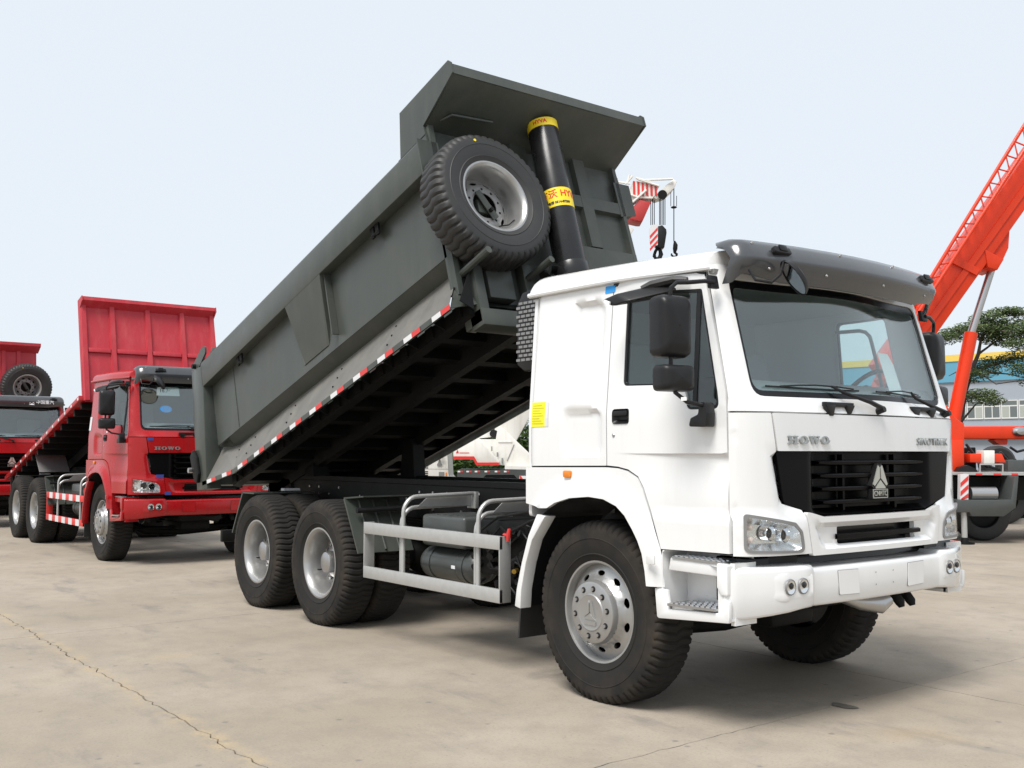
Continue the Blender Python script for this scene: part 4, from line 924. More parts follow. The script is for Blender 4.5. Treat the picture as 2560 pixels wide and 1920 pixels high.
# tipping body: own frame, x along the floor, tilted about the tail pivot
TH = radians(17.5); BO = Vector((-6.2, 0, 1.0))
BM = Matrix.Translation(BO) @ Matrix.Rotation(-TH, 4, 'Y')
def bed(mb, name, m, par, **k):
    return mb.xform(BM).build(name, m, par, **k)
def dump_body(T):
    wl = MB()
    # floor and walls as sheet
    YI = 1.06
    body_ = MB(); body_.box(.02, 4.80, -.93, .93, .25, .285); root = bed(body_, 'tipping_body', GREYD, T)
    for s in (-1, 1):
        m = MB(); m.box(.0, 4.80, s*YI, s*(YI-.03), .64, 1.62); bed(m, 'side_wall', GREY, root)
        m = MB(); m.add([(.30,s*YI,.645),(4.80,s*YI,.645),(4.80,s*.93,.56),(.20,s*.93,.56)], [(0,1,2,3)]); bed(m, 'chine', GREY, root)
        m = MB(); m.add([(-.05,s*YI,.80),(.30,s*YI,.645),(.20,s*.93,.56),(-.10,s*1.0,.66)], [(0,1,2,3)]); bed(m, 'chine_end', GREY, root, smooth=0)
        m = MB(); m.add([(0,s*YI,.645),(.30,s*YI,.645),(-.05,s*YI,.80)], [(0,1,2)]); 
        # top rail box section
        m = MB(); m.prism([(s*1.0,1.35),(s*1.17,1.35),(s*1.17,1.62),(s*1.155,1.65),(s*1.02,1.66),(s*1.0,1.65)], 0, -.02, 4.835); ro = bed(m, 'top_rail', GREY, root, bevel=.006)
        m = MB(); m.prism([(s*.98,1.30),(s*1.18,1.34),(s*1.18,1.66),(s*.98,1.66)], 0, 4.836, 4.85); bed(m, 'rail_end_plate', GREY, ro, fix=True)
        # splash skirt, reflector edge
        m = MB()
        A = [(4.87,s*1.17,.195),(.60,s*1.17,.185),(-.30,s*1.17,.305)]; B = [(4.74,s*.93,.565),(.30,s*.93,.555),(-.12,s*.95,.66)]
        m.grid([A, B]); sk = bed(m, 'splash_skirt', SKIRT, root, smooth=0)
        m = MB(); m.grid([A, [(x, y, z-.045) for x, y, z in A], [(x, y*.985, z-.045) for x, y, z in A]]); bed(m, 'skirt_edge', GREY, sk, smooth=0)
        for (x, z, yy) in [(4.78,.46,.99),(4.82,.36,1.06),(4.85,.27,1.12)]+[(3.85-1.0*k, .46-.09*j, .995+.06*j) for k in range(4) for j in range(3)]+[(.45,.36,1.05),(.40,.46,.99),(-.05,.40,1.08)]:
            m = MB(); m.cyl((x, s*yy, z), (x, s*(yy+.008), z+.005), .010, .007, 8); bed(m, 'skirt_bolt', BLACK, sk)
        if s < 0:
            k = 0; x = 4.868
            while k < 12:
                for c, (a, b) in ((REDREF, (x-.125, x)), (WREF, (x-.255, x-.128))):
                    def zz(v): return .195-.010*(4.87-v)/4.27 if v > .6 else .185+.12*(.6-v)/.9
                    if a < -.30: a = -.30
                    m = MB(); m.add([(a,s*1.1725,zz(a)-.044),(b,s*1.1725,zz(b)-.044),(b,s*1.1725,zz(b)-.002),(a,s*1.1725,zz(a)-.002)], [(0,1,2,3)]); bed(m, 'reflector_tape', c, sk, smooth=0)
                x -= .433; k += 1
        # front gusset of skirt
        m = MB(); m.hull([(4.875,s*1.165,.16),(4.90,s*.90,.21),(4.90,s*.90,.70),(4.74,s*.935,.57)], [(4.86,s*1.165,.16),(4.885,s*.90,.21),(4.885,s*.90,.70),(4.725,s*.935,.57)]); bed(m, 'skirt_gusset', GREY, root, fix=True, smooth=0)
        m = MB(); m.box(4.70, 4.93, s*.84, s*.93, .05, .62); bed(m, 'front_post', GREY, root, bevel=.006)
        # folded stiffener on the side
        m = MB(); m.hull([(2.22,s*1.168,1.35),(2.98,s*1.168,1.35),(2.76,s*1.068,.72),(2.30,s*1.068,.72)], [(2.22,s*1.062,1.35),(2.985,s*1.062,1.35),(2.80,s*1.062,.72),(2.26,s*1.062,.72)]); bed(m, 'side_stiffener', GREY, root, fix=True, smooth=0)
        m = MB(); m.box(2.985, 3.0, s*1.062, s*1.13, .74, 1.35); bed(m, 'stiffener_web', GREY, root)
        # tail post, hinge plate, latch
        m = MB(); m.hull([(-.30,s*1.17,1.66),(.0,s*1.17,1.60),(.0,s*1.17,1.34),(-.18,s*1.17,.19),(-.475,s*1.17,.25)], [(-.30,s*1.0,1.66),(.0,s*1.0,1.60),(.0,s*1.0,1.34),(-.18,s*1.0,.19),(-.475,s*1.0,.25)]); po = bed(m, 'tail_post', GREY, root, fix=True, bevel=.008)
        for y in (1.15, 1.02):
            m = MB(); m.prism(round_poly([(-.36,1.56),(-.10,1.64),(.10,1.72),(.12,1.80),(.02,1.83),(-.30,1.72)], .03), 1, s*(y), s*(y-.02)); bed(m, 'tailgate_hinge', GREY, po, fix=True)
        m = MB(); m.cyl((-.22,s*1.0,1.68),(-.22,s*1.19,1.68),.028,n=12); bed(m, 'hinge_pin', GREYD, po)
        m = MB(); m.prism(round_poly([(-.50,.66),(-.40,.72),(-.32,.60),(-.30,.40),(-.36,.30),(-.44,.36)], .03), 1, s*1.172, s*1.21); bed(m, 'tailgate_latch', GREYD, po, bevel=.008)
        m = MB(); m.cyl((-.50,s*1.15,.50),(-.50,s*1.24,.50),.03,n=12); bed(m, 'latch_pin', STEEL, po)
        for x in (.95, 3.95):
            m = MB()
            for d in (-.04, .04): m.prism([(x+d-.03,1.35),(x+d+.03,1.35),(x+d+.02,1.25),(x+d-.02,1.25)], 1, s*1.11, s*1.13)
            m.cyl((x-.05,s*1.12,1.27),(x+.05,s*1.12,1.27),.016,n=8); bed(m, 'rope_hook', GREYD, ro, fix=True)
        for xw in (.62,):
            m = MB(); m.tube([(xw+.003*random.uniform(-1,1), s*1.062, .655+.69*q/24) for q in range(25)], [.004+.0022*(q % 2) for q in range(25)], 5); bed(m, 'weld_seam', GREY, root)
        # long bearers under the floor
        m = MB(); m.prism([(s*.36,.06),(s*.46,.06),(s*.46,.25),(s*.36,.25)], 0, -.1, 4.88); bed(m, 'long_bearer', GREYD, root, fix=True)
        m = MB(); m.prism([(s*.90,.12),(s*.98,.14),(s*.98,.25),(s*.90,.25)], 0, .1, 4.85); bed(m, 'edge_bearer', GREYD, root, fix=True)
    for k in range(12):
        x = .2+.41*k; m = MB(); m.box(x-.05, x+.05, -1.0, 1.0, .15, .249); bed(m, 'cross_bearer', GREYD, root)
    for k in range(12):
        x = .40+.41*k
        for s in (-1, 1):
            m = MB(); m.hull([(x-.004,s*.98,.15),(x-.004,s*1.10,.21),(x-.004,s*.95,.50)], [(x+.004,s*.98,.15),(x+.004,s*1.10,.21),(x+.004,s*.95,.50)]); bed(m, 'skirt_bracket', GREYD, root, fix=True, smooth=0)
    # tailgate
    m = MB(); m.hull([(-.20,-1.0,.24),(-.20,1.0,.24),(-.02,1.0,1.60),(-.02,-1.0,1.60)], [(-.26,-1.0,.24),(-.26,1.0,.24),(-.08,1.0,1.60),(-.08,-1.0,1.60)]); bed(m, 'tailgate', GREY, root, fix=True)
    # headboard with hat-section ribs
    m = MB(); m.box(4.77, 4.80, -1.06, 1.06, .25, 1.95); hb = bed(m, 'headboard', GREY, root)
    for y0, y1, z0, z1 in ((-1.06,-.98,.30,1.82),(.99,1.06,.30,1.82),(-.66,-.50,.93,1.86),(.50,.66,.93,1.86),(-.22,-.02,.93,1.88),(.10,.22,.93,1.88)):
        m = MB(); m.hull([(4.80,y0,z0),(4.80,y1,z0),(4.80,y1,z1),(4.80,y0,z1)], [(4.85,y0+.015,z0),(4.85,y1-.015,z0),(4.85,y1-.015,z1),(4.85,y0+.015,z1)]); bed(m, 'headboard_rib', GREY, hb, fix=True, smooth=0)
    for z0, z1 in ((1.31,1.45),(.62,.93)):
        m = MB(); m.hull([(4.80,-1.04,z0),(4.80,1.05,z0),(4.80,1.05,z1),(4.80,-1.04,z1)], [(4.848,-1.04,z0+.012),(4.848,1.05,z0+.012),(4.848,1.05,z1-.012),(4.848,-1.04,z1-.012)]); bed(m, 'headboard_rib', GREY, hb, fix=True, smooth=0)
    for y0, y1, z0, z1 in ((-.78,-.52,.28,.62),(-.40,-.20,.15,.62),(.15,.40,.28,.62)):
        m = MB(); m.box(4.80, 4.90, y0, y1, z0, z1); bed(m, 'headboard_box', GREY, hb, bevel=.01)
    m = MB(); m.box(4.78, 4.94, -.93, .93, .02, .16); bed(m, 'front_cross_beam', GREY, root, bevel=.006)
    # canopy over the cab
    m = MB(); m.hull([(4.80,-1.055,1.80),(4.80,1.055,1.80),(5.30,1.055,2.0),(5.30,-1.055,2.0)], [(4.79,-1.055,1.825),(4.79,1.055,1.825),(5.29,1.055,2.02),(5.29,-1.055,2.02)]); cn = bed(m, 'canopy', GREY, root, fix=True, smooth=0)
    m = MB(); m.prism([(5.292,2.0),(5.312,2.0),(5.312,2.088),(5.27,2.092),(5.27,2.08),(5.292,2.076)], 1, -1.06, 1.06); bed(m, 'canopy_lip', GREY, cn, fix=True, smooth=0)
    for s in (-1, 1):
        m = MB(); m.prism([(4.40,1.62),(4.84,1.62),(4.82,1.82),(5.318,2.0),(5.318,2.095),(5.29,2.13),(4.53,2.125)], 1, s*1.058, s*1.073); bed(m, 'canopy_cheek', GREY, cn, fix=True, smooth=0)
        m = MB(); m.box(4.40, 4.83, s*1.0735, s*1.076, 1.73, 1.735); bed(m, 'cheek_seam', GREYD, cn)
    m = MB(); m.tube([(4.9,-.95,1.845),(5.0,-.9,1.85),(5.02,-.5,1.86)], .012, 6); bed(m, 'canopy_rod', GREY, cn)
    # pegs that carry the spare wheel
    for y, z in ((-.98,.50),(-.36,.50)):
        m = MB(); m.tube([(4.82,y,z-.02),(5.20,y+.02,z+.02)], .030, 10); pg = bed(m, 'wheel_peg', GREY, hb)
    m = MB(); m.box(4.80, 4.96, -.78, -.66, 1.0, 1.12); bed(m, 'spare_carrier', GREY, hb, bevel=.01)
    return root
dump = dump_body(white)
# spare wheel on the headboard
sw_t = tyre_mesh('spare', RUBBERC, flat=False, lugs=50).build('spare_wheel', RUBBERC, white)
MB().lathe([(.30,-.104),(.316,-.120),(.314,-.131),(.300,-.132),(.282,-.118),(.272,-.10),(.262,-.06),(.256,.02),(.254,.07)], n=64).build('rim', SILVER, sw_t)
cen = [(.115*cos(2*pi*i/24), .115*sin(2*pi*i/24)) for i in range(24)]
polar_panel('disc', .255, [oval(.205*cos(a), .205*sin(a), a+pi/2, .034, .019) for a in [2*pi*i/10 for i in range(10)]]+[oval(.15*cos(a), .15*sin(a), 0, .012, .012, 8) for a in [2*pi*(i+.5)/10 for i in range(10)]]+[cen], [(0,.03),(.17,.03),(.20,.045),(.235,.065),(.255,.07)], RIMG, sw_t)
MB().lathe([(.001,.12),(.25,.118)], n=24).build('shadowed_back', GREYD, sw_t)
MB().prism(round_poly([(-.035,-.14),(.035,-.14),(.03,.13),(-.03,.13)], .01), 1, .002, .016).xform(Matrix.Rotation(radians(-32), 4, 'Y')).build('clamp_bar', GREY, sw_t, bevel=.004)
MB().cyl((.02,.005,-.06),(.02,-.035,-.06),.018,n=6).build('clamp_nut', GREYD, sw_t, smooth=0)
MB().cyl((-.13,-.1575,.465),(-.13,-.1625,.465),.012,n=10).build('paint_dot', YELLOW, sw_t)
MB().tube([(.12,.05,-.16),(.17,-.02,-.175),(.21,-.05,-.14)], .006, 6).build('valve', BLACK, sw_t)
n_ = Vector((cos(TH), 0, sin(TH))); up_ = Vector((-sin(TH), 0, cos(TH))); yv = -n_; xv = yv.cross(up_)
sw_t.matrix_local = Matrix.Translation(BM @ Vector((4.995, -.715, 1.065))) @ Matrix(((xv.x,yv.x,up_.x,0),(xv.y,yv.y,up_.y,0),(xv.z,yv.z,up_.z,0),(0,0,0,1)))
# telescopic hoist
ht = Vector((-1.925, 0, 4.33)); hbv = Vector((-1.56, 0, 3.06)); hd_ = (hbv-ht).normalized()
cy = MB().cyl(ht, hbv, .131, n=40).build('hoist_cylinder', GLOSSB, white, bevel=.004)
MATS_H = mat('hoist_black', (.012, .012, .013), .3, noise=(6, .3, (.03, .03, .03))); cy.data.materials[0] = MATS_H
MB().cyl(hbv-hd_*.01, hbv+hd_*.11, .146, n=40).build('hoist_collar', MATS_H, cy, bevel=.006)
for r_, a, b in ((.118,.10,.62),(.104,.6,1.1),(.09,1.08,1.75)): MB().cyl(hbv+hd_*a, hbv+hd_*b, r_, n=32).build('hoist_stage', STEEL if r_ < .1 else MATS_H, cy)
MB().cyl(ht-hd_*.02, ht+hd_*.055, .1335, n=40).build('hoist_band', YELLOW, cy)
yb = ht+hd_*.735
MB().cyl(yb-hd_*.085, yb+hd_*.085, .1325, n=40).build('hoist_band', YELLOW, cy)
MB().cyl(ht-hd_*.14, ht, .05, n=12).build('hoist_eye', MATS_H, cy)
b = MB(); b.box(4.80, 5.12, -.06, .06, 1.93, 2.02); bed(b, 'hoist_bracket', GREYD, cy, bevel=.01)
MB().tube([hbv+hd_*1.72-Vector((0,.42,0)), hbv+hd_*1.72+Vector((0,.42,0))], .07, 12).build('hoist_trunnion', GREYD, cy)
b = MB(); b.tube([hbv+hd_*.02+Vector((-.05,-.14,0)), hbv+hd_*.03+Vector((-.02,-.24,0)), hbv+hd_*.10+Vector((0,-.30,-.02))], .045, 10); b.build('hoist_fitting', GREYD, cy)
b = MB(); b.box(-1.12,-.72,-.55,-.15,2.35,2.68); b.build('hydraulic_tank', GREYD, white, bevel=.04)
b = MB(); b.box(-1.25,-.68,-.45,.60,1.25,2.35); b.build('tank_stand', GREYD, white, bevel=.02)
# wrap a flat text mesh round the cylinder
def wrap_text(body, size, pos, m, lift, ang0, sx=1.0):
    o = text_mesh(body, size, .0008, m, cy, 'band_print', Matrix.Identity(4), font_scale_x=sx, offset=.0012)
    side = Vector((0, 1, 0)); f0 = side.cross(-hd_).normalized()      # forward-facing normal
    for v in o.data.vertices:
        a = ang0+v.co.x/lift; p = pos-hd_*v.co.y+(side*sin(a)+f0*cos(a))*(lift+v.co.z); v.co = p
    return o
# seen from in front and the right: azimuth of the camera round the tube
side = Vector((0, 1, 0)); f0 = side.cross(-hd_).normalized()
tc_ = CAMP-yb; AZ = atan2(tc_.dot(side), tc_.dot(f0))
wrap_text('海沃', .080, yb-hd_*.025, REDTXT, .1338, AZ-.50)
wrap_text('HYVA', .080, yb-hd_*.025, REDTXT, .1338, AZ+1.02, .95)
wrap_text('电话 0514-87209', .028, yb+hd_*.052, DARKTXT, .1338, AZ+.12)
wrap_text('HYVA', .048, ht+hd_*.016, REDTXT, .1348, AZ-.10)
# body prop and rear hinge
b = MB(); b.hull([(-5.35,-.50,1.28),(-5.15,-.50,1.28),(-5.15,-.30,1.28),(-5.35,-.30,1.28)], [(-5.40,-.48,1.36),(-5.2,-.48,1.42),(-5.2,-.32,1.42),(-5.4,-.32,1.36)]); b.build('body_rest', GREYD, white, fix=True)
for s in (-1, 1):
    MB().prism(round_poly([(-6.45,.95),(-5.75,.95),(-5.80,1.24),(-6.1,1.26),(-6.35,1.18)], .05), 1, s*.36, s*.46).build('hinge_block', GREYD, white, bevel=.01)
MB().hull([(-4.70,.44,1.27),(-4.42,.44,1.27),(-4.42,.30,1.27),(-4.70,.30,1.27)], [(-4.66,.44,1.62),(-4.46,.44,1.68),(-4.46,.30,1.68),(-4.66,.30,1.62)]).build('stabiliser_arm', GREYD, white, fix=True)
MB().box(-2.35, -2.24, -.4335, -.4305, 1.17, 1.19).build('frame_label', WREF, white)

# ------------------------------------------------------------------ red flat-bed tipper parked behind
red = tag(empty('flatbed_tipper', (-10.45, 0, 0)), 'red tipper truck with raised flat bed and pink-red headboard', 'truck')
WBR = 3.75
make_cab_all(red, RED)
cab_parts = [c for c in red.children]
place_wheels(red, WBR, (FW, RW)); make_chassis(red, WBR, fine=False)
side_guard(red, -3.0, -.80, .43, .89, REDREF, stripes=11)
side_boxes(red)
TR = radians(14.8); RM = Matrix.Translation((-6.25, 0, 1.08)) @ Matrix.Rotation(-TR, 4, 'Y')
def rbed(mb, name, m, par, **k): return mb.xform(RM).build(name, m, par, **k)
fb = rbed(MB().box(-.2, 5.06, -1.16, 1.16, -.03, .05), 'flat_bed', RED, red, bevel=.006)
for k in range(13):
    x = 5.0-.385*k
    rbed(MB().box(x-.03, x+.03, -1.164, -1.158, -.012, .028), 'reflector', YELLOW if False else WREF, fb)
for k in range(13):
    rbed(MB().box(.1+.4*k, .17+.4*k, -1.10, 1.10, -.13, -.032), 'cross_bearer', GREYD, fb)
for s in (-1, 1): rbed(MB().box(-.1, 5.0, s*.42-.06, s*.42+.06, -.30, -.132), 'long_bearer', GREYD, fb)
hb = rbed(MB().box(5.06, 5.09, -1.07, 1.07, -.05, 1.64), 'headboard', PINK, fb)
for y in (-1.05, -.61, -.04, .53, 1.05): rbed(MB().hull([(5.09,y-.05,-.04),(5.09,y+.05,-.04),(5.09,y+.05,1.62),(5.09,y-.05,1.62)], [(5.135,y-.035,-.04),(5.135,y+.035,-.04),(5.135,y+.035,1.62),(5.135,y-.035,1.62)]), 'headboard_post', PINK, hb, fix=True, smooth=0)
for a, b in ((-1.0,-.66),(-.56,-.09),(.01,.48),(.58,1.0)):
    rbed(MB().box(5.092, 5.128, a, b, .76, .83), 'headboard_rail', PINK, hb, bevel=.004)
rbed(MB().hull([(5.09,-1.084,1.52),(5.09,1.084,1.52),(5.09,1.084,1.66),(5.09,-1.084,1.66)], [(5.22,-1.084,1.60),(5.22,1.084,1.60),(5.22,1.084,1.66),(5.22,-1.084,1.66)]), 'headboard_lip', PINK, hb, fix=True, smooth=0)
for s in (-1, 1): rbed(MB().prism([(5.0,1.66),(5.24,1.66),(5.24,1.58),(5.10,1.50),(5.06,.0),(5.0,.0)], 1, s*1.085, s*1.10), 'headboard_cheek', PINK, hb, fix=True)
rbed(MB().hull([(1.75,-1.05,-.03),(1.75,-.55,-.03),(2.02,-.55,-.42),(2.02,-1.05,-.42)], [(1.78,-1.05,-.03),(1.78,-.55,-.03),(2.05,-.55,-.42),(2.05,-1.05,-.42)]), 'mudguard', RIMG, fb, fix=True)
rbed(MB().box(.0, .02, -1.10, -.45, -.50, -.03), 'mudflap', RUBBERC, fb)
MB().cyl((-1.9,0,1.15), RM @ Vector((3.2,0,-.14)), .10, n=20).build('hoist_cylinder', GREYD, red)
# stickers, tape and a paper number behind the glass
def fplate(name, y0, y1, z0, z1, m, T, off=.008): return plate_on_front(name, [(y0,z0),(y1,z0),(y1,z1),(y0,z1)], m, T, off=off, t=.002)
fplate('blue_tape', -.92, -.84, 1.70, 1.74, DBLUE, red); fplate('blue_tape', -.80, -.70, 1.185, 1.235, DBLUE, red, .03); fplate('blue_tape', -.68, -.60, .955, 1.0, DBLUE, red, .03)
side_sticker('white_notice', -.56, -.46, 1.86, 2.06, WREF, red)
pn = MB(); pn.add([(FX(-.6,2.36)-.03,-.74,2.33),(FX(-.45,2.36)-.03,-.42,2.33),(FX(-.45,2.46)-.03,-.43,2.45),(FX(-.6,2.46)-.03,-.72,2.45)], [(0,1,2,3)]); pn.build('number_paper', PAPER, red, smooth=0)
text_mesh('16.7457', .075, .001, DARKTXT, red, 'number', frame_mat((FX(-.58,2.40)-.024, -.58, 2.40), (.03, 1, 0), (-.2, 0, 1)))
bo = MB().lathe([(.001,-.002),(.10,-.002),(.10,.0)], n=24).xform(Matrix.Translation((FX(-.62,2.14)-.025,-.62,2.14)) @ Matrix.Rotation(radians(-15), 4, 'Y') @ Matrix.Rotation(pi/2, 4, 'Z') @ Matrix.Diagonal((.85,1,.5,1))).build('round_sticker', BLUE, red)

# ------------------------------------------------------------------ third red tipper at the left edge
third = tag(empty('dump_truck', (-19.45, -.77, 0)), 'red tipper truck at the far left edge with spare wheel on its headboard', 'truck')
for c in cab_parts: copy_tree(c, third)
place_wheels(third, WBR, (FW, RW)); make_chassis(third, WBR, fine=False)
tb = MB(); tb.box(-6.6, -2.25, -1.15, 1.15, 1.9, 3.2); tbo = tb.xform(Matrix.Translation((-6.2,0,1.1)) @ Matrix.Rotation(-radians(12), 4, 'Y') @ Matrix.Translation((6.2,0,-1.1))).build('tipping_body', PINK, third, bevel=.02)
tbo.location = (0, 0, -.35)
MB().hull([(-2.05,-1.18,2.35),(-2.05,1.18,2.35),(-2.30,1.18,4.05),(-2.30,-1.18,4.05)], [(-2.12,-1.18,2.35),(-2.12,1.18,2.35),(-2.37,1.18,4.05),(-2.37,-1.18,4.05)]).build('headboard', PINK, tbo, fix=True).location = (0, 0, .35)
hb3 = [c for c in tbo.children][0]
MB().hull([(-2.29,-1.2,3.95),(-2.29,1.22,3.95),(-2.31,1.22,4.08),(-2.31,-1.2,4.08)], [(-2.02,-1.2,4.10),(-2.02,1.22,4.10),(-2.02,1.22,4.17),(-2.02,-1.2,4.17)]).build('headboard_lip', PINK, tbo, fix=True).location = (0, 0, .35)
for y in (-.6, 0, .45, .78): MB().hull([(-2.05,y-.05,2.4),(-2.05,y+.05,2.4),(-2.30,y+.05,4.0),(-2.30,y-.05,4.0)], [(-2.00,y-.04,2.4),(-2.00,y+.04,2.4),(-2.25,y+.04,4.0),(-2.25,y-.04,4.0)]).build('headboard_post', PINK, tbo, fix=True).location = (0, 0, .35)
sp3 = inst(sw_t, 'spare_wheel', third, Matrix.Translation((-1.92, .90, 3.10)) @ Matrix.Rotation(pi/2, 4, 'Z') @ Matrix.Rotation(radians(8), 4, 'X'))
vp3 = MB()
text_mesh('中国重汽', .09, .002, WREF, third, 'visor_print', frame_mat((1.155, .62, 2.60), (-.03, 1, 0), (-.35, 0, 1)))
em = MB()
for pl in ([(-.01,0),(-.01,.09),(-.05,-.03)], [(.01,0),(.05,-.03),(.01,.09)], [(0,-.02),(.06,-.055),(-.06,-.055)]): em.prism(pl, 2, 0, .004)
em.xform(frame_mat((1.152, .36, 2.595), (0, 1, 0), (-.35, 0, 1))).build('visor_emblem', WREF, third, fix=True)

# ------------------------------------------------------------------ cranes behind
def cpr(poly, b, d, mb=None):
    """outline traced in the photo, stood at distance b, d metres deep"""
    mb = mb or MB(); A = [px(u, v, b) for u, v in poly]; mb.hull(A, [p+E2*d for p in A]); return mb
def cbuild(mb, name, m, par, **k):
    M = par.matrix_world.inverted() if par.parent is None else par.parent.matrix_world.inverted()
    k.setdefault('fix', True); k.setdefault('smooth', 30); return mb.xform(M).build(name, m, par, **k)
def ctube(pts, b, r, n=10, mb=None):
    return (mb or MB()).tube([px(u, v, b+(0 if len(q) < 1 else q[0])) for u, v, *q in [(p[0], p[1], p[2] if len(p) > 2 else 0) for p in pts]], r, n)
def cwheel(par, u, b, r, w=.35):
    p = px(u, 1134, b); p.z = r; mb = MB().lathe([(r*.52,-w*.36),(r*.56,-w*.46),(r*.8,-w*.5),(r*.94,-w*.44),(r,-w*.3),(r,w*.3),(r*.94,w*.44),(r*.8,w*.5),(r*.52,w*.36)], n=36)
    ang = atan2(E2.y, E2.x)-pi/2; mb.xform(Matrix.Translation(p) @ Matrix.Rotation(ang, 4, 'Z')); o = cbuild(mb, 'wheel', RUBBERC, par, fix=False)
    mb = MB().lathe([(.01,-w*.1),(r*.3,-w*.12),(r*.5,-w*.3),(r*.54,-w*.42)], n=28).xform(Matrix.Translation(p) @ Matrix.Rotation(ang, 4, 'Z')); cbuild(mb, 'rim', GREYD, o, fix=False)
    return o
def stripes(poly_fn, n, par, b):
    for k in range(n): pass
bpy.context.view_layer.update()
# --- red truck crane on the right
B = 17.2
base = px(2330, 1134, B+1.3); base.z = 0
rc = tag(empty('truck_crane', base), 'red truck crane with raised boom behind the white cab on the right', 'crane'); bpy.context.view_layer.update()
cbuild(cpr([(2120,1190),(2900,1196),(2900,1250),(2120,1250)], B+.5, 1.7), 'chassis', GREYD, rc)
dk = cbuild(cpr([(2120,1178),(2900,1184),(2900,1191),(2120,1185)], B+.15, 2.4), 'deck', GALV, rc)
for k, (u0, u1) in enumerate([(2440,2456),(2485,2503),(2530,2545),(2395,2408)]): cbuild(cpr([(u0,1183.2),(u1,1183.4),(u1,1188.4),(u0,1188.2)], B+.14, .02), 'reflector_tape', REDREF, dk)
ou = cbuild(cpr([(2391,1250),(2528,1250),(2537,1190),(2547,1190),(2540,1270),(2510,1291),(2430,1291),(2425,1281),(2391,1281)], B-.1, .5), 'outrigger_beam', TANK, rc, bevel=.01)
cbuild(cpr([(2401,1185),(2422,1185),(2421,1249),(2400,1249)], B-.05, .1), 'warning_post', WREF, rc)
for k in range(3):
    v = 1193+22*k; cbuild(cpr([(2401.5,v+14),(2421,v-4),(2421,v+7),(2401.5,min(v+25,1248))], B-.056, .005), 'warning_stripe', REDREF, ou, smooth=0)
ft = px(2412, 1357, B); 
MB_ = MB().cyl(Vector((ft.x,ft.y,.05)), Vector((ft.x,ft.y,.56)), .048, n=14); cbuild(MB_, 'jack', GALV, ou, fix=False)
MB_ = MB().cyl(Vector((ft.x,ft.y,.0)), Vector((ft.x,ft.y,.025)), .155, n=20); MB_.cyl(Vector((ft.x,ft.y,.02)), Vector((ft.x,ft.y,.11)), .07, .05, n=14); cbuild(MB_, 'jack_foot', GREYD, ou, fix=False)
tk = MB(); A = px(2424, 1234, B+.1); Bp = px(2488, 1234, B+.1)
tk.cyl(A, Bp, .115, n=24); cbuild(tk, 'fuel_tank', CHROME if False else STEEL, rc, fix=False)
for u in (2200, 2445, 2720, 2800): cwheel(rc, u, B+.75, .50)
tw = cbuild(cpr([(2225,1182),(2412,1180),(2412,1060),(2390,1045),(2330,960),(2290,905),(2250,930),(2225,1000)], B+.55, 1.3), 'turret', CRANE, rc, bevel=.03)
cbuild(cpr([(2378,1100),(2409,1100),(2411,1182),(2378,1182)], B+.45, .3), 'turret_column', CRANE, rc, bevel=.01)
bm0 = cbuild(cpr([(2196,908),(2246,970),(2800,190),(2727,159)], B+.75, .55), 'boom', CRANE, rc, bevel=.02)
cbuild(cpr([(2214,945),(2770,168),(2780,182),(2224,958)], B+.72, .61), 'boom_edge', CRANE, bm0)
cbuild(cpr([(2388,640),(2450,672),(2442,688),(2380,656)], B+.70, .66), 'boom_collar', CRANE, bm0)
cbuild(cpr([(2462,622),(2510,648),(2494,675),(2470,668)], B+.73, .6), 'cylinder_lug', CRANE, bm0, bevel=.01)
cbuild(cpr([(2512,575),(2524,574),(2521,620),(2508,648),(2462,625)], B+.80, .45), 'cylinder_bracket', CRANE, bm0)
cbuild(MB().cyl(px(2372,1110,B+1.0), px(2428,832,B+1.0), .115, n=20), 'lift_cylinder', CRANE, rc, fix=False)
cbuild(MB().cyl(px(2428,832,B+1.0), px(2483,660,B+1.0), .066, n=20), 'lift_rod', STEEL, rc, fix=False)
lj = ctube([(2262,800),(2620,216)], B+.5, .032); jo = cbuild(lj, 'jib', CRANE, rc, fix=False)
cbuild(ctube([(2284,800),(2640,254)], B+.5, .030), 'jib_chord', CRANE, jo, fix=False)
cbuild(ctube([(2262,800,.45),(2620,216,.45)], B+.5, .030), 'jib_chord', CRANE, jo, fix=False)
for k in range(17):
    t = k/17; a = (2262+358*t, 800-584*t); b = (2284+356*(t+.03), 800-546*(t+.03)); c = (2262+358*(t+.058), 800-584*(t+.058))
    cbuild(ctube([a, b], B+.5, .015, 6), 'jib_brace', CRANE, jo, fix=False); cbuild(ctube([b, (c[0], c[1], .45)], B+.5, .015, 6), 'jib_brace', CRANE, jo, fix=False)
    cbuild(ctube([(a[0], a[1], 0), (a[0]+4, a[1]-2, .45)], B+.5, .013, 6), 'jib_brace', CRANE, jo, fix=False)
cbuild(cpr([(2425,1134),(2505,1134),(2515,1156),(2425,1156)], B+.6, .8), 'winch_box', CRANE, rc, bevel=.01)
cbuild(cpr([(2460,1126),(2487,1126),(2487,1159),(2460,1159)], B+.5, .3), 'control_box', CWHITE, rc, bevel=.01)
cbuild(cpr(round_poly([(2392,1181),(2400,1168),(2420,1163),(2440,1172),(2446,1181)], 3), B+.3, .5), 'hose_reel', BLACK, rc)
sp_r = MB().lathe([(.16,-.08),(.20,-.12),(.28,-.13),(.33,-.08),(.33,.08),(.28,.13),(.20,.12),(.16,.08)], n=28).xform(Matrix.Translation(px(2492,1158,B+1.9)) @ Matrix.Rotation(atan2(E2.y, E2.x)-pi/2, 4, 'Z')); cbuild(sp_r, 'spare_tyre', RUBBERC, rc, fix=False)
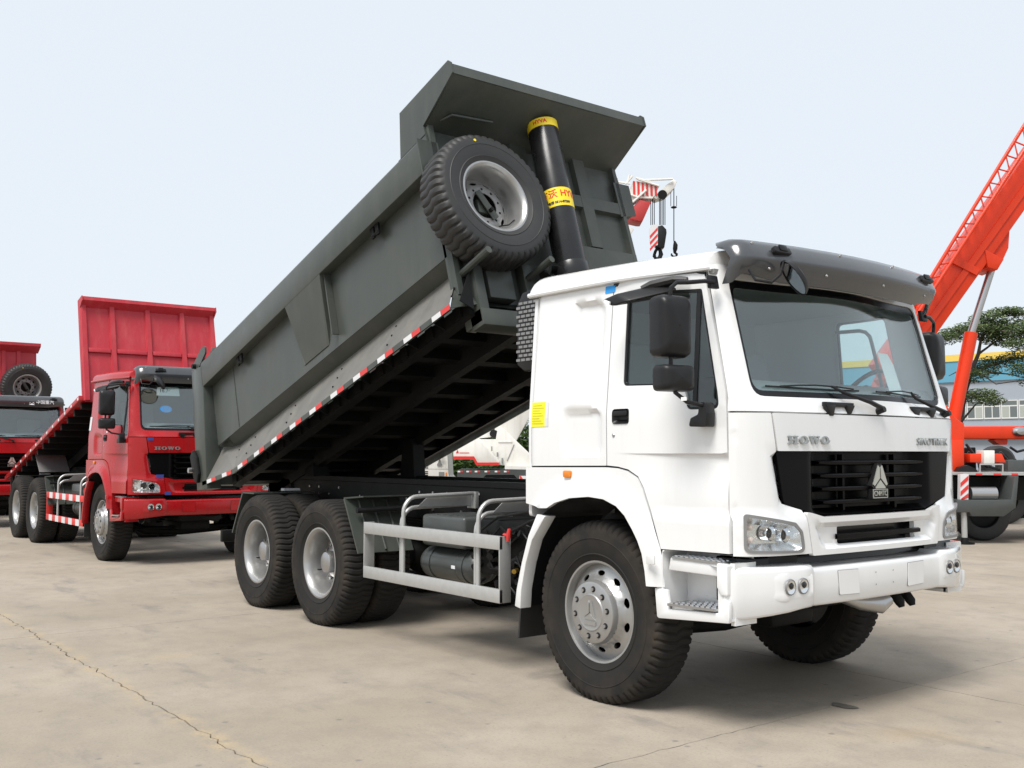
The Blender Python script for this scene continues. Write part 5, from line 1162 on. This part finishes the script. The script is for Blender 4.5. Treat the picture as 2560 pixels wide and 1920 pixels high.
cbuild(cpr([(2415,1120),(2440,1118),(2442,1180),(2415,1180)], B+1.5, .4), 'hydraulic_tank', GREYD, rc, bevel=.02)
for k, (u0, v0, u1, v1) in enumerate([(2415,1110,2470,1168),(2420,1130,2500,1176),(2500,1130,2560,1178),(2440,1150,2540,1150),(2525,1118,2560,1125)]): cbuild(ctube([(u0,v0),((u0+u1)/2,(v0+v1)/2+8),(u1,v1)], B+1.2+.05*k, .025, 6), 'hydraulic_hose', BLACK, rc, fix=False)
cbuild(cpr([(2520,1150),(2600,1150),(2600,1182),(2520,1182)], B+1.0, .5), 'tool_box', TANK, rc, bevel=.01)
for u in (2450, 2507): cbuild(ctube([(u,1182),(u,1160)], B+.2, .012, 6), 'deck_rail', GALV, dk, fix=False)
cbuild(ctube([(2450,1161),(2507,1161)], B+.2, .012, 6), 'deck_rail', GALV, dk, fix=False)
# --- second red crane behind it, boom lowered
B2 = 21.5
base = px(2700, 1134, B2+1.3); base.z = 0
rc2 = tag(empty('truck_crane', base), 'red crane boom lying level behind the raised crane at the right edge', 'crane'); bpy.context.view_layer.update()
bb = cbuild(cpr([(2300,1066),(2560,1065),(2900,1063),(2900,1098),(2560,1098),(2300,1097)], B2+.9, .6), 'boom', CRANE, rc2, bevel=.03)
cbuild(cpr([(2390,1057),(2410,1057),(2410,1068),(2390,1068)], B2+1, .2), 'boom_lug', CRANE, bb)
cbuild(cpr(round_poly([(2480,1098),(2520,1098),(2518,1112),(2500,1112)], 4), B2+1.0, .3), 'boom_lug', CRANE, bb)
cbuild(MB().lathe([(.001,-.10),(.10,-.08),(.15,-.02),(.16,.05)], n=20).xform(Matrix.Translation(px(2550,1079,B2+.88)) @ Matrix.Rotation(atan2(E2.y, E2.x)-pi/2, 4, 'Z') @ Matrix.Diagonal((1.1,1,.7,1))), 'work_lamp', STEEL, bb, fix=False)
cbuild(cpr([(2640,1100),(2760,1100),(2780,1180),(2620,1180)], B2+.6, 1.2), 'turret', CRANE, rc2, bevel=.02)
cbuild(cpr([(2440,1178),(2900,1182),(2900,1235),(2440,1232)], B2+.3, 2.2), 'chassis', GREYD, rc2)
for u in (2500, 2640, 2760): cwheel(rc2, u, B2+.6, .52)
# --- white crane seen through the gap under the tipping body
B3 = 25.0
base = px(1300, 1134, B3+1.2); base.z = 0
wc = tag(empty('truck_crane', base), 'white truck crane with red stripe on its counterweight beneath the grey body', 'crane'); bpy.context.view_layer.update()
q = lambda x, y: (1040+x*.14465, 980+y*.14465)
cwt = cbuild(cpr([q(645,940), q(945,780), q(1060,772), q(1440,1200), q(1435,1268), q(1040,1268), q(990,1165), q(645,1165)], B3, 2.0), 'counterweight', CWHITE, wc, bevel=.01)
cbuild(cpr([q(640,1112), q(1003,1112), q(1063,1218), q(1434,1218), q(1434,1270), q(1040,1270), q(988,1167), q(640,1167)], B3-.012, .01), 'red_stripe', REDREF, cwt, smooth=0)
em = MB(); cpr([q(690,1055), q(715,995), q(740,1055)], B3-.008, .006, em); cbuild(em, 'emblem', REDTXT, cwt, smooth=0)
cbuild(cpr([q(750,1040), q(920,1040), q(920,1056), q(750,1056)], B3-.008, .006), 'print_line', mat('pale_red_print', (.60,.30,.28), .6), cwt, smooth=0)
t_ = text_mesh('FUWA CRANE', .13, .002, REDTXT, cwt, 'print', wc.matrix_world.inverted() @ frame_mat(px(*q(838,1043), B3-.01), E1, (0, 0, 1))) if False else None
cbuild(cpr([q(1380,810), q(1420,590), q(1520,640), q(1920,1020), q(2150,1240), q(2150,1300), q(1430,1265)], B3+.4, 1.2), 'superstructure', CWHITE, wc, bevel=.01)
cbuild(cpr([q(1090,800), q(1100,680), q(1280,590), q(1305,780)], B3+.9, .5), 'winch_mount', CWHITE, wc, bevel=.01)
cbuild(ctube([q(1280,680), q(1420,680)], B3+1.1, .04), 'winch_shaft', CWHITE, wc, fix=False)
cbuild(ctube([(q(1340,720)[0], q(1340,720)[1], -.1), (q(1340,720)[0], q(1340,720)[1], .7)], B3+.9, .10, 16), 'winch_drum', BLACK, wc, fix=False)
cbuild(cpr([q(1420,852), q(1660,852), q(1660,868), q(1420,868)], B3+.38, .02), 'panel_seam', CWHITE, wc)
for a in ((1310,980), (1405,1080), (1490,1180)): cbuild(cpr([q(a[0]-10,a[1]-40), q(a[0]+10,a[1]-40), q(a[0]+10,a[1]+40), q(a[0]-10,a[1]+40)], B3+.36, .05), 'lifting_lug', RIMG, wc)
bw = cbuild(cpr([(1236,1074),(1290,1104),(1585,572),(1540,546)], B3+.75, .5), 'boom', CWHITE, wc, bevel=.02)
q2 = lambda x, y: (1520+x*.1447, 420+y*.1447)
cbuild(cpr([q2(325,800), q2(540,545), q2(745,590), q2(600,915), q2(540,915), q2(345,870)], B3+.68, .64), 'boom_head', mat('boom_head_red', (.42,.03,.03), .5), wc, bevel=.01)
cbuild(cpr([q2(330,470), q2(440,215), q2(900,300), q2(770,525), q2(540,520), q2(360,640)], B3+.70, .55), 'jib_foot', CWHITE, wc)
for k in range(6):
    x = 430+75*k; cbuild(cpr([q2(x,225+12*k), q2(x+38,230+12*k), q2(x+45,500-4*k), q2(x+5,490-4*k)], B3+.69, .005), 'red_stripe', REDREF, wc.children[-1], smooth=0)
cbuild(cpr([q2(780,500), q2(1010,290), q2(1130,190), q2(1195,225), q2(1150,340), q2(1010,480), q2(830,540)], B3+.72, .45), 'jib_head', CWHITE, wc, bevel=.02)
cbuild(ctube([(q2(940,460)[0], q2(940,460)[1], -.06), (q2(940,460)[0], q2(940,460)[1], .5)], B3+.72, .12, 20), 'head_sheave', BLACK, wc, fix=False)
for a, b_ in (((480,170),(740,240)), ((150,240),(380,270)), ((300,280),(420,140)), ((300,430),(500,500)), ((370,640),(660,380)), ((500,190),(880,310)), ((580,210),(1120,190)), ((110,100),(170,230)), ((370,120),(340,250))):
    cbuild(ctube([q2(*a), q2(*b_)], B3+.66, .03, 6), 'jib_brace', CWHITE, wc, fix=False)
for x in (740,770,800,890,910,935,960,985): cbuild(ctube([q2(x,520), q2(x,985)], B3+.9, .010, 6), 'hoist_rope', GREYD, wc, fix=False)
cbuild(ctube([q2(1138,330), q2(1138,1270)], B3+.9, .012, 6), 'hoist_rope', GREYD, wc, fix=False)
for x in (1085, 1185): cbuild(ctube([q2(x,420 if x < 1100 else 480), q2(x,660)], B3+.9, .008, 6), 'limit_wire', GREYD, wc, fix=False)
cbuild(MB().lathe([(.001,-.02),(.06,-.02),(.085,0),(.06,.02),(.001,.02)], n=16).xform(Matrix.Translation(px(*q2(1138,680), B3+.9)) @ Matrix.Rotation(pi/2, 4, 'X')), 'limit_weight', GREYD, wc, fix=False)
dk3 = cbuild(cpr([(1143,1175),(1480,1175),(1480,1203),(1143,1203)], B3-.2, 2.4), 'deck', TANK, wc)
cbuild(cpr(round_poly([(1200,1204),(1215,1187),(1285,1187),(1300,1204)], 4), B3-.21, .3), 'wheel_arch', GLOSSB, dk3)
cbuild(cpr([q(1060,815), q(1390,815), q(1450,1250), q(1400,1250)], B3+.5, 1.0), 'engine_housing', CWHITE, wc)
cbuild(cpr([q(1570,1190), q(1690,905), q(1700,910), q(1582,1195)], B3+.385, .02), 'panel_seam', RIMG, wc)
for k, x in enumerate((720,870,1015,1185,1360,1520)):
    cbuild(cpr([q(x,1362), q(x+45,1362), q(x+45,1388), q(x,1388)], B3-.21, .01), 'reflector_tape', WREF, dk3, smooth=0); cbuild(cpr([q(x+50,1362), q(x+90,1362), q(x+90,1388), q(x+50,1388)], B3-.21, .01), 'reflector_tape', REDREF, dk3, smooth=0)
cbuild(cpr([q(1785,1450), q(1900,1450), q(1900,1520), q(1785,1520)], B3-.25, .05), 'warning_plate', WREF, dk3); cbuild(cpr([q(1785,1455), q(1815,1450), q(1860,1520), q(1800,1520)], B3-.256, .005), 'warning_stripe', REDREF, dk3, smooth=0)
cbuild(cpr([(1140,1188),(1480,1188),(1480,1225),(1140,1230)], B3+.3, 1.6), 'chassis', GREYD, wc)
for u in (1250, 1420): cwheel(wc, u, B3+.2, .50)
cbuild(cpr([q(1535,1275), q(2150,1290), q(2150,1345), q(1535,1335)], B3-.1, 1.8), 'slew_ring', CWHITE, wc)
# hook blocks hang free on the ropes
hp = px(*q2(860,1180), B3+.9)
hk = tag(empty('hook_block', hp), 'black hook block with red and white striped cheek hanging from white boom', 'hook block'); bpy.context.view_layer.update()
cbuild(cpr([q2(830,1010), q2(940,985), q2(1010,1060), q2(1015,1120), q2(975,1375), q2(900,1380), q2(825,1350)], B3+.80, .26), 'block', BLACK, hk, bevel=.015)
ch_ = cbuild(cpr(round_poly([q2(715,1050), q2(760,985), q2(865,965), q2(860,1330), q2(745,1355), q2(715,1200)], 2), B3+.76, .05), 'cheek_plate', WREF, hk)
for k in range(3):
    v = 1130+110*k; cbuild(cpr([q2(722,v+40), q2(858,v-110), q2(858,v-60), q2(728,v+90)], B3+.754, .006), 'stripe', REDREF, ch_, smooth=0)
cbuild(ctube([q2(850,1350), q2(845,1400), q2(820,1440), q2(800,1500), q2(810,1530)], B3+.9, .04, 10), 'hook_shank', GREYD, hk, fix=False)
cbuild(ctube([q2(850,1390), q2(900,1420), q2(915,1490), q2(890,1560), q2(830,1570), q2(790,1520), q2(795,1480)], B3+.9, [.03,.05,.06,.06,.05,.035,.02], 10), 'hook', GREYD, hk, fix=False)
hp = px(*q2(1160,1380), B3+.9)
hk2 = tag(empty('hook_block', hp), 'small dark auxiliary hook hanging on a single rope from the white jib', 'hook'); bpy.context.view_layer.update()
cbuild(ctube([q2(1150,1260), q2(1165,1330), q2(1160,1400), q2(1150,1470)], B3+.9, [.02,.06,.06,.03], 10), 'weight', GREYD, hk2, fix=False)
cbuild(ctube([q2(1150,1460), q2(1190,1490), q2(1180,1530), q2(1130,1535), q2(1095,1500), q2(1100,1475)], B3+.9, [.03,.035,.035,.03,.025,.015], 8), 'hook', GREYD, hk2, fix=False)
# --- low white carrier cab left of it
B4 = 27.0
base = px(1010, 1134, B4+1.0); base.z = 0
wk = tag(empty('crane_carrier', base), 'white low carrier cab with slotted grille, emblem and square lamp beneath the body', 'truck'); bpy.context.view_layer.update()
cb_ = cbuild(cpr(round_poly([(870,1245),(870,1040),(890,1010),(1100,1010),(1116,1090),(1122,1190),(1128,1197),(1128,1245)], 3), B4, 2.2), 'cab', CWHITE, wk, bevel=.02)
cbuild(cpr([(895,1025),(1098,1025),(1108,1110),(885,1110)], B4-.012, .01), 'windscreen', GLOSSB, cb_)
for v in (1146,1154.5,1159.5,1164,1168.5): 
    for u0, u1 in ((1048,1058.5),(1060.5,1070.5),(930,1046)): cbuild(cpr([(u0,v),(u1,v),(u1,v+2.2),(u0,v+2.2)], B4-.006, .01), 'grille_slot', GLOSSB, cb_, smooth=0)
for v in (1178,1182.5,1187):
    for u0, u1 in ((1050,1058.5),(1060.5,1070)): cbuild(cpr([(u0,v),(u1,v),(u1,v+2.4),(u0,v+2.4)], B4-.006, .01), 'grille_slot', GLOSSB, cb_, smooth=0)
cbuild(cpr([(870,1172.2),(1122,1172.2),(1122,1173.1),(870,1173.1)], B4-.003, .01), 'panel_gap', RIMG, cb_)
cbuild(cpr([(1098.5,1147),(1095,1157),(1092.5,1160),(1093,1164),(1104,1164),(1105,1160),(1102,1157),(1100,1147)], B4-.03, .03), 'emblem', RIMG, cb_)
hl_ = cbuild(cpr([(1097,1180),(1110.5,1180),(1110.5,1190),(1097,1190)], B4-.02, .02), 'headlight', RIMG, cb_); cbuild(cpr([(1099,1182),(1108.5,1182),(1108.5,1188),(1099,1188)], B4-.03, .012), 'lens', CHROME, hl_)
cbuild(cpr([(1113.5,1181),(1117,1181),(1117,1189.5),(1113.5,1189.5)], B4-.02, .02), 'indicator', AMBER, cb_)
cbuild(ctube([(1092,1140),(1108,1140)], B4-.1, .03, 8), 'wiper_base', BLACK, cb_, fix=False); cbuild(ctube([(1102,1140),(1103,1128)], B4-.1, .02, 8), 'wiper_arm', BLACK, cb_, fix=False)
for u in (905, 1085): cwheel(wk, u, B4+.9, .5)

# ------------------------------------------------------------------ kerb, hedge, tree, works building
kb = px(2500, 1310, 22.0); kb.z = 0
kd = Vector((cos(radians(52)), sin(radians(52)), 0)); kn = Vector((-kd.y, kd.x, 0))
def strip(a0, a1, o0, o1, z0, z1):
    P = [kb+kd*a+kn*o for a, o in ((a0,o0),(a1,o0),(a1,o1),(a0,o1))]
    return MB().hull([(p.x,p.y,z0) for p in P], [(p.x,p.y,z1) for p in P])
kerbs = tag(empty('kerb', kb), 'concrete kerb along the planting bed behind the cranes', 'kerb'); bpy.context.view_layer.update()
KM = mat('kerb_concrete', (.34,.32,.29), .9, noise=(6,.5,(.26,.25,.23)))
for k in range(-5, 14): cbuild(strip(k*1.0+.006, k*1.0+.994, 0, .14, -.01, .13), 'kerbstone', KM, kerbs, bevel=.012, smooth=0)
soil = strip(-5, 18, .14, 7.0, -.02, .10).build('planting_bed', mat('soil', (.10,.085,.06), .95, noise=(5,.6,(.07,.08,.04))), None, fix=True, smooth=0); tag(soil, None, None, kind='structure')
def leafmat(name, a, b):
    m = bpy.data.materials.new(name); m.use_nodes = True; n = m.node_tree; p = n.nodes['Principled BSDF']; p.inputs['Roughness'].default_value = .6; p.inputs['Specular IOR Level'].default_value = .3
    g = n.nodes.new('ShaderNodeNewGeometry'); r = n.nodes.new('ShaderNodeValToRGB'); r.color_ramp.elements[0].color = (*a, 1); r.color_ramp.elements[1].color = (*b, 1)
    n.links.new(g.outputs['Random Per Island'], r.inputs[0]); n.links.new(r.outputs[0], p.inputs['Base Color'])
    t = n.nodes.new('ShaderNodeBsdfTranslucent'); n.links.new(r.outputs[0], t.inputs[0]); x = n.nodes.new('ShaderNodeMixShader'); x.inputs[0].default_value = .3
    o = n.nodes['Material Output']; n.links.new(p.outputs[0], x.inputs[1]); n.links.new(t.outputs[0], x.inputs[2]); n.links.new(x.outputs[0], o.inputs[0]); return m
LEAF = leafmat('hedge_leaf', (.035,.075,.018), (.10,.16,.045)); LEAF2 = leafmat('tree_leaf', (.075,.12,.045), (.20,.25,.115))
rl = random.Random(12)
def leaves(mb, c, rad, n, size, flat=1.0):
    for _ in range(n):
        d = Vector((rl.gauss(0,1), rl.gauss(0,1), rl.gauss(0,1))).normalized()*(rl.random()**.45); p = Vector(c)+Vector((d.x*rad[0], d.y*rad[1], d.z*rad[2]))
        a = Vector((rl.uniform(-1,1), rl.uniform(-1,1), rl.uniform(-.6,.6)*flat)).normalized(); b = a.cross(Vector((rl.uniform(-.5,.5), rl.uniform(-.5,.5), 1))).normalized(); s_ = size*rl.uniform(.6,1.3)
        mb.add([p-a*s_*.5, p+b*s_*.22, p+a*s_*.5, p-b*s_*.22], [(0,1,2,3)])
hg = MB()
for k in range(40):
    a = -4.5+rl.random()*20; o = rl.uniform(.9, 4.2); h = rl.uniform(.35,.7); c = kb+kd*a+kn*o; c.z = .1+h*.9
    leaves(hg, c, (.8,.8,h), 700, .17)
tag(hg.build('shrubs', LEAF, None, smooth=0), 'low green shrubs growing behind the kerb at the right edge', 'shrubs', kind='stuff')
hg = MB()
for k in range(70):
    a = -19+rl.random()*16; o = rl.uniform(9.0, 13); c = kb+kd*a+kn*o; h = rl.uniform(.8,1.35)*(1.0 if o < 11 else 1.35); c.z = h*.9
    leaves(hg, c, (1.0,1.0,h), 900, .22)
tag(hg.build('shrubs', LEAF, None, smooth=0), 'tall bank of green shrubs behind the white crane', 'shrubs', kind='stuff')
# feathery tree
BT = 27.0
tb0 = px(2372, 1134, BT); tb0.z = 0
tree = tag(empty('tree', tb0), 'leaning feathery green tree growing beside the red crane lift cylinder', 'tree'); bpy.context.view_layer.update()
TP = [(2372,1285),(2385,1150),(2398,1060),(2412,980),(2432,920),(2446,885),(2452,850),(2470,820)]
tr_ = MB().tube([px(u, v, BT) for u, v in TP], [.13,.11,.09,.07,.06,.05,.035,.02], 8); tro = cbuild(tr_, 'trunk', BARK, tree, fix=False)
BR = [((2446,885),(2500,846,.4),(2545,800,.8)), ((2432,920),(2490,960,-.5),(2560,950,-.9),(2600,960,-1)), ((2412,980),(2465,1000,.5),(2510,985,.9)), ((2398,1060),(2440,1010,-.6),(2475,1000,-1)), ((2452,850),(2430,815,-.5),(2375,830,-.9)), ((2452,850),(2485,790,.3),(2540,775,.6)), ((2470,820),(2520,830,-.6),(2570,850,-.9)), ((2440,905),(2400,925,.4),(2372,940,.6)), ((2430,930),(2520,900,.5),(2570,890,.6)), ((2470,930),(2520,935,.2),(2560,945,.2))]
for b_ in BR: cbuild(MB().tube([px(p[0], p[1], BT+(p[2] if len(p) > 2 else 0)) for p in b_], [.035,.018,.008,.006][:len(b_)], 6), 'branch', BARK, tree, fix=False)
cl = MB()
for (u, v, o, ru, rv, n) in [(2395,832,-.6,.45,.16,520),(2370,845,-.9,.32,.16,320),(2425,820,-.4,.32,.15,360),(2470,800,.2,.45,.22,700),(2515,780,.5,.5,.13,520),(2540,783,.6,.25,.12,240),(2470,830,0,.5,.22,800),(2520,820,.3,.5,.25,800),(2560,830,-.6,.5,.25,700),(2545,860,-.8,.35,.15,300),(2500,850,.4,.5,.16,500),
        (2490,905,.6,.45,.16,420),(2545,895,.6,.45,.22,520),(2560,925,-.9,.4,.18,420),(2460,925,.3,.4,.2,460),(2430,940,-.3,.35,.18,360),(2450,985,-.7,.42,.14,420),(2478,1000,-1,.3,.14,320),(2425,995,.2,.25,.15,220),(2600,950,-1,.5,.2,300),(2590,800,.5,.5,.3,400)]:
    leaves(cl, px(u, v, BT+o), (ru*1.1, .55, rv*1.1), int(n*2.0), .10, .5)
cbuild(cl, 'crown', LEAF2, tree, fix=False, smooth=0)
# works building
BB = 90.0
WALL = mat('works_wall', (.30,.335,.38), .7, noise=(.4,.3,(.27,.30,.34)))
p0 = px(2400, 1134, BB); p0.z = 0; bd = radians(190)
wb_ = tag(empty('works_building', p0, bd), 'long pale blue-grey works building with blue and yellow roof band', 'building')
def wbox(x0, x1, y0, y1, z0, z1): return MB().box(x0, x1, y0, y1, z0, z1)
wl = wbox(-60, 30, -20, 0, 0, 10.0).build('wall', WALL, wb_, smooth=0)
wbox(-60.2, 30.2, -20.2, .18, 7.9, 9.75).build('blue_band', mat('band_blue', (.10,.30,.42), .6), wl, smooth=0)  # both band colours paled: distance haze is put into the paint
wbox(-60.3, 30.3, -20.3, .26, 9.75, 10.35).build('yellow_band', mat('band_yellow', (.70,.50,.10), .6), wl, smooth=0)
wbox(-60.2, 30.2, -20.2, .5, 2.9, 3.6).build('canopy_ledge', WALL, wl, smooth=0)
WF = mat('window_frame_white', (.62,.62,.60), .6); WGm = mat('dark_window_glass', (.12,.14,.14), .15); CUR = mat('curtain', (.34,.36,.33), .9)
rw = random.Random(2)
for k in range(-18, 19):
    x = k*1.42
    if abs(x) > 26: continue
    w_ = wbox(x-.68, x+.68, .0, .10, 4.55, 6.15).build('window', WF, wb_, smooth=0)
    for a, b_, z0, z1 in ((-.60,-.04,4.68,5.60),(.04,.60,4.68,5.60),(-.60,.60,5.72,6.08)):
        wbox(x+a, x+b_, .09, .115, z0, z1).build('pane', WGm if rw.random() < .55 or z0 > 5.7 else CUR, w_, smooth=0)
# tiny repeated pieces that stay joined
for o in bpy.data.objects:
    if o.name.split('.')[0] in ('tread_grip', 'intake_grid', 'bolts', 'lid_ribs', 'crown', 'indicator_bulb'): o['kind'] = 'stuff'
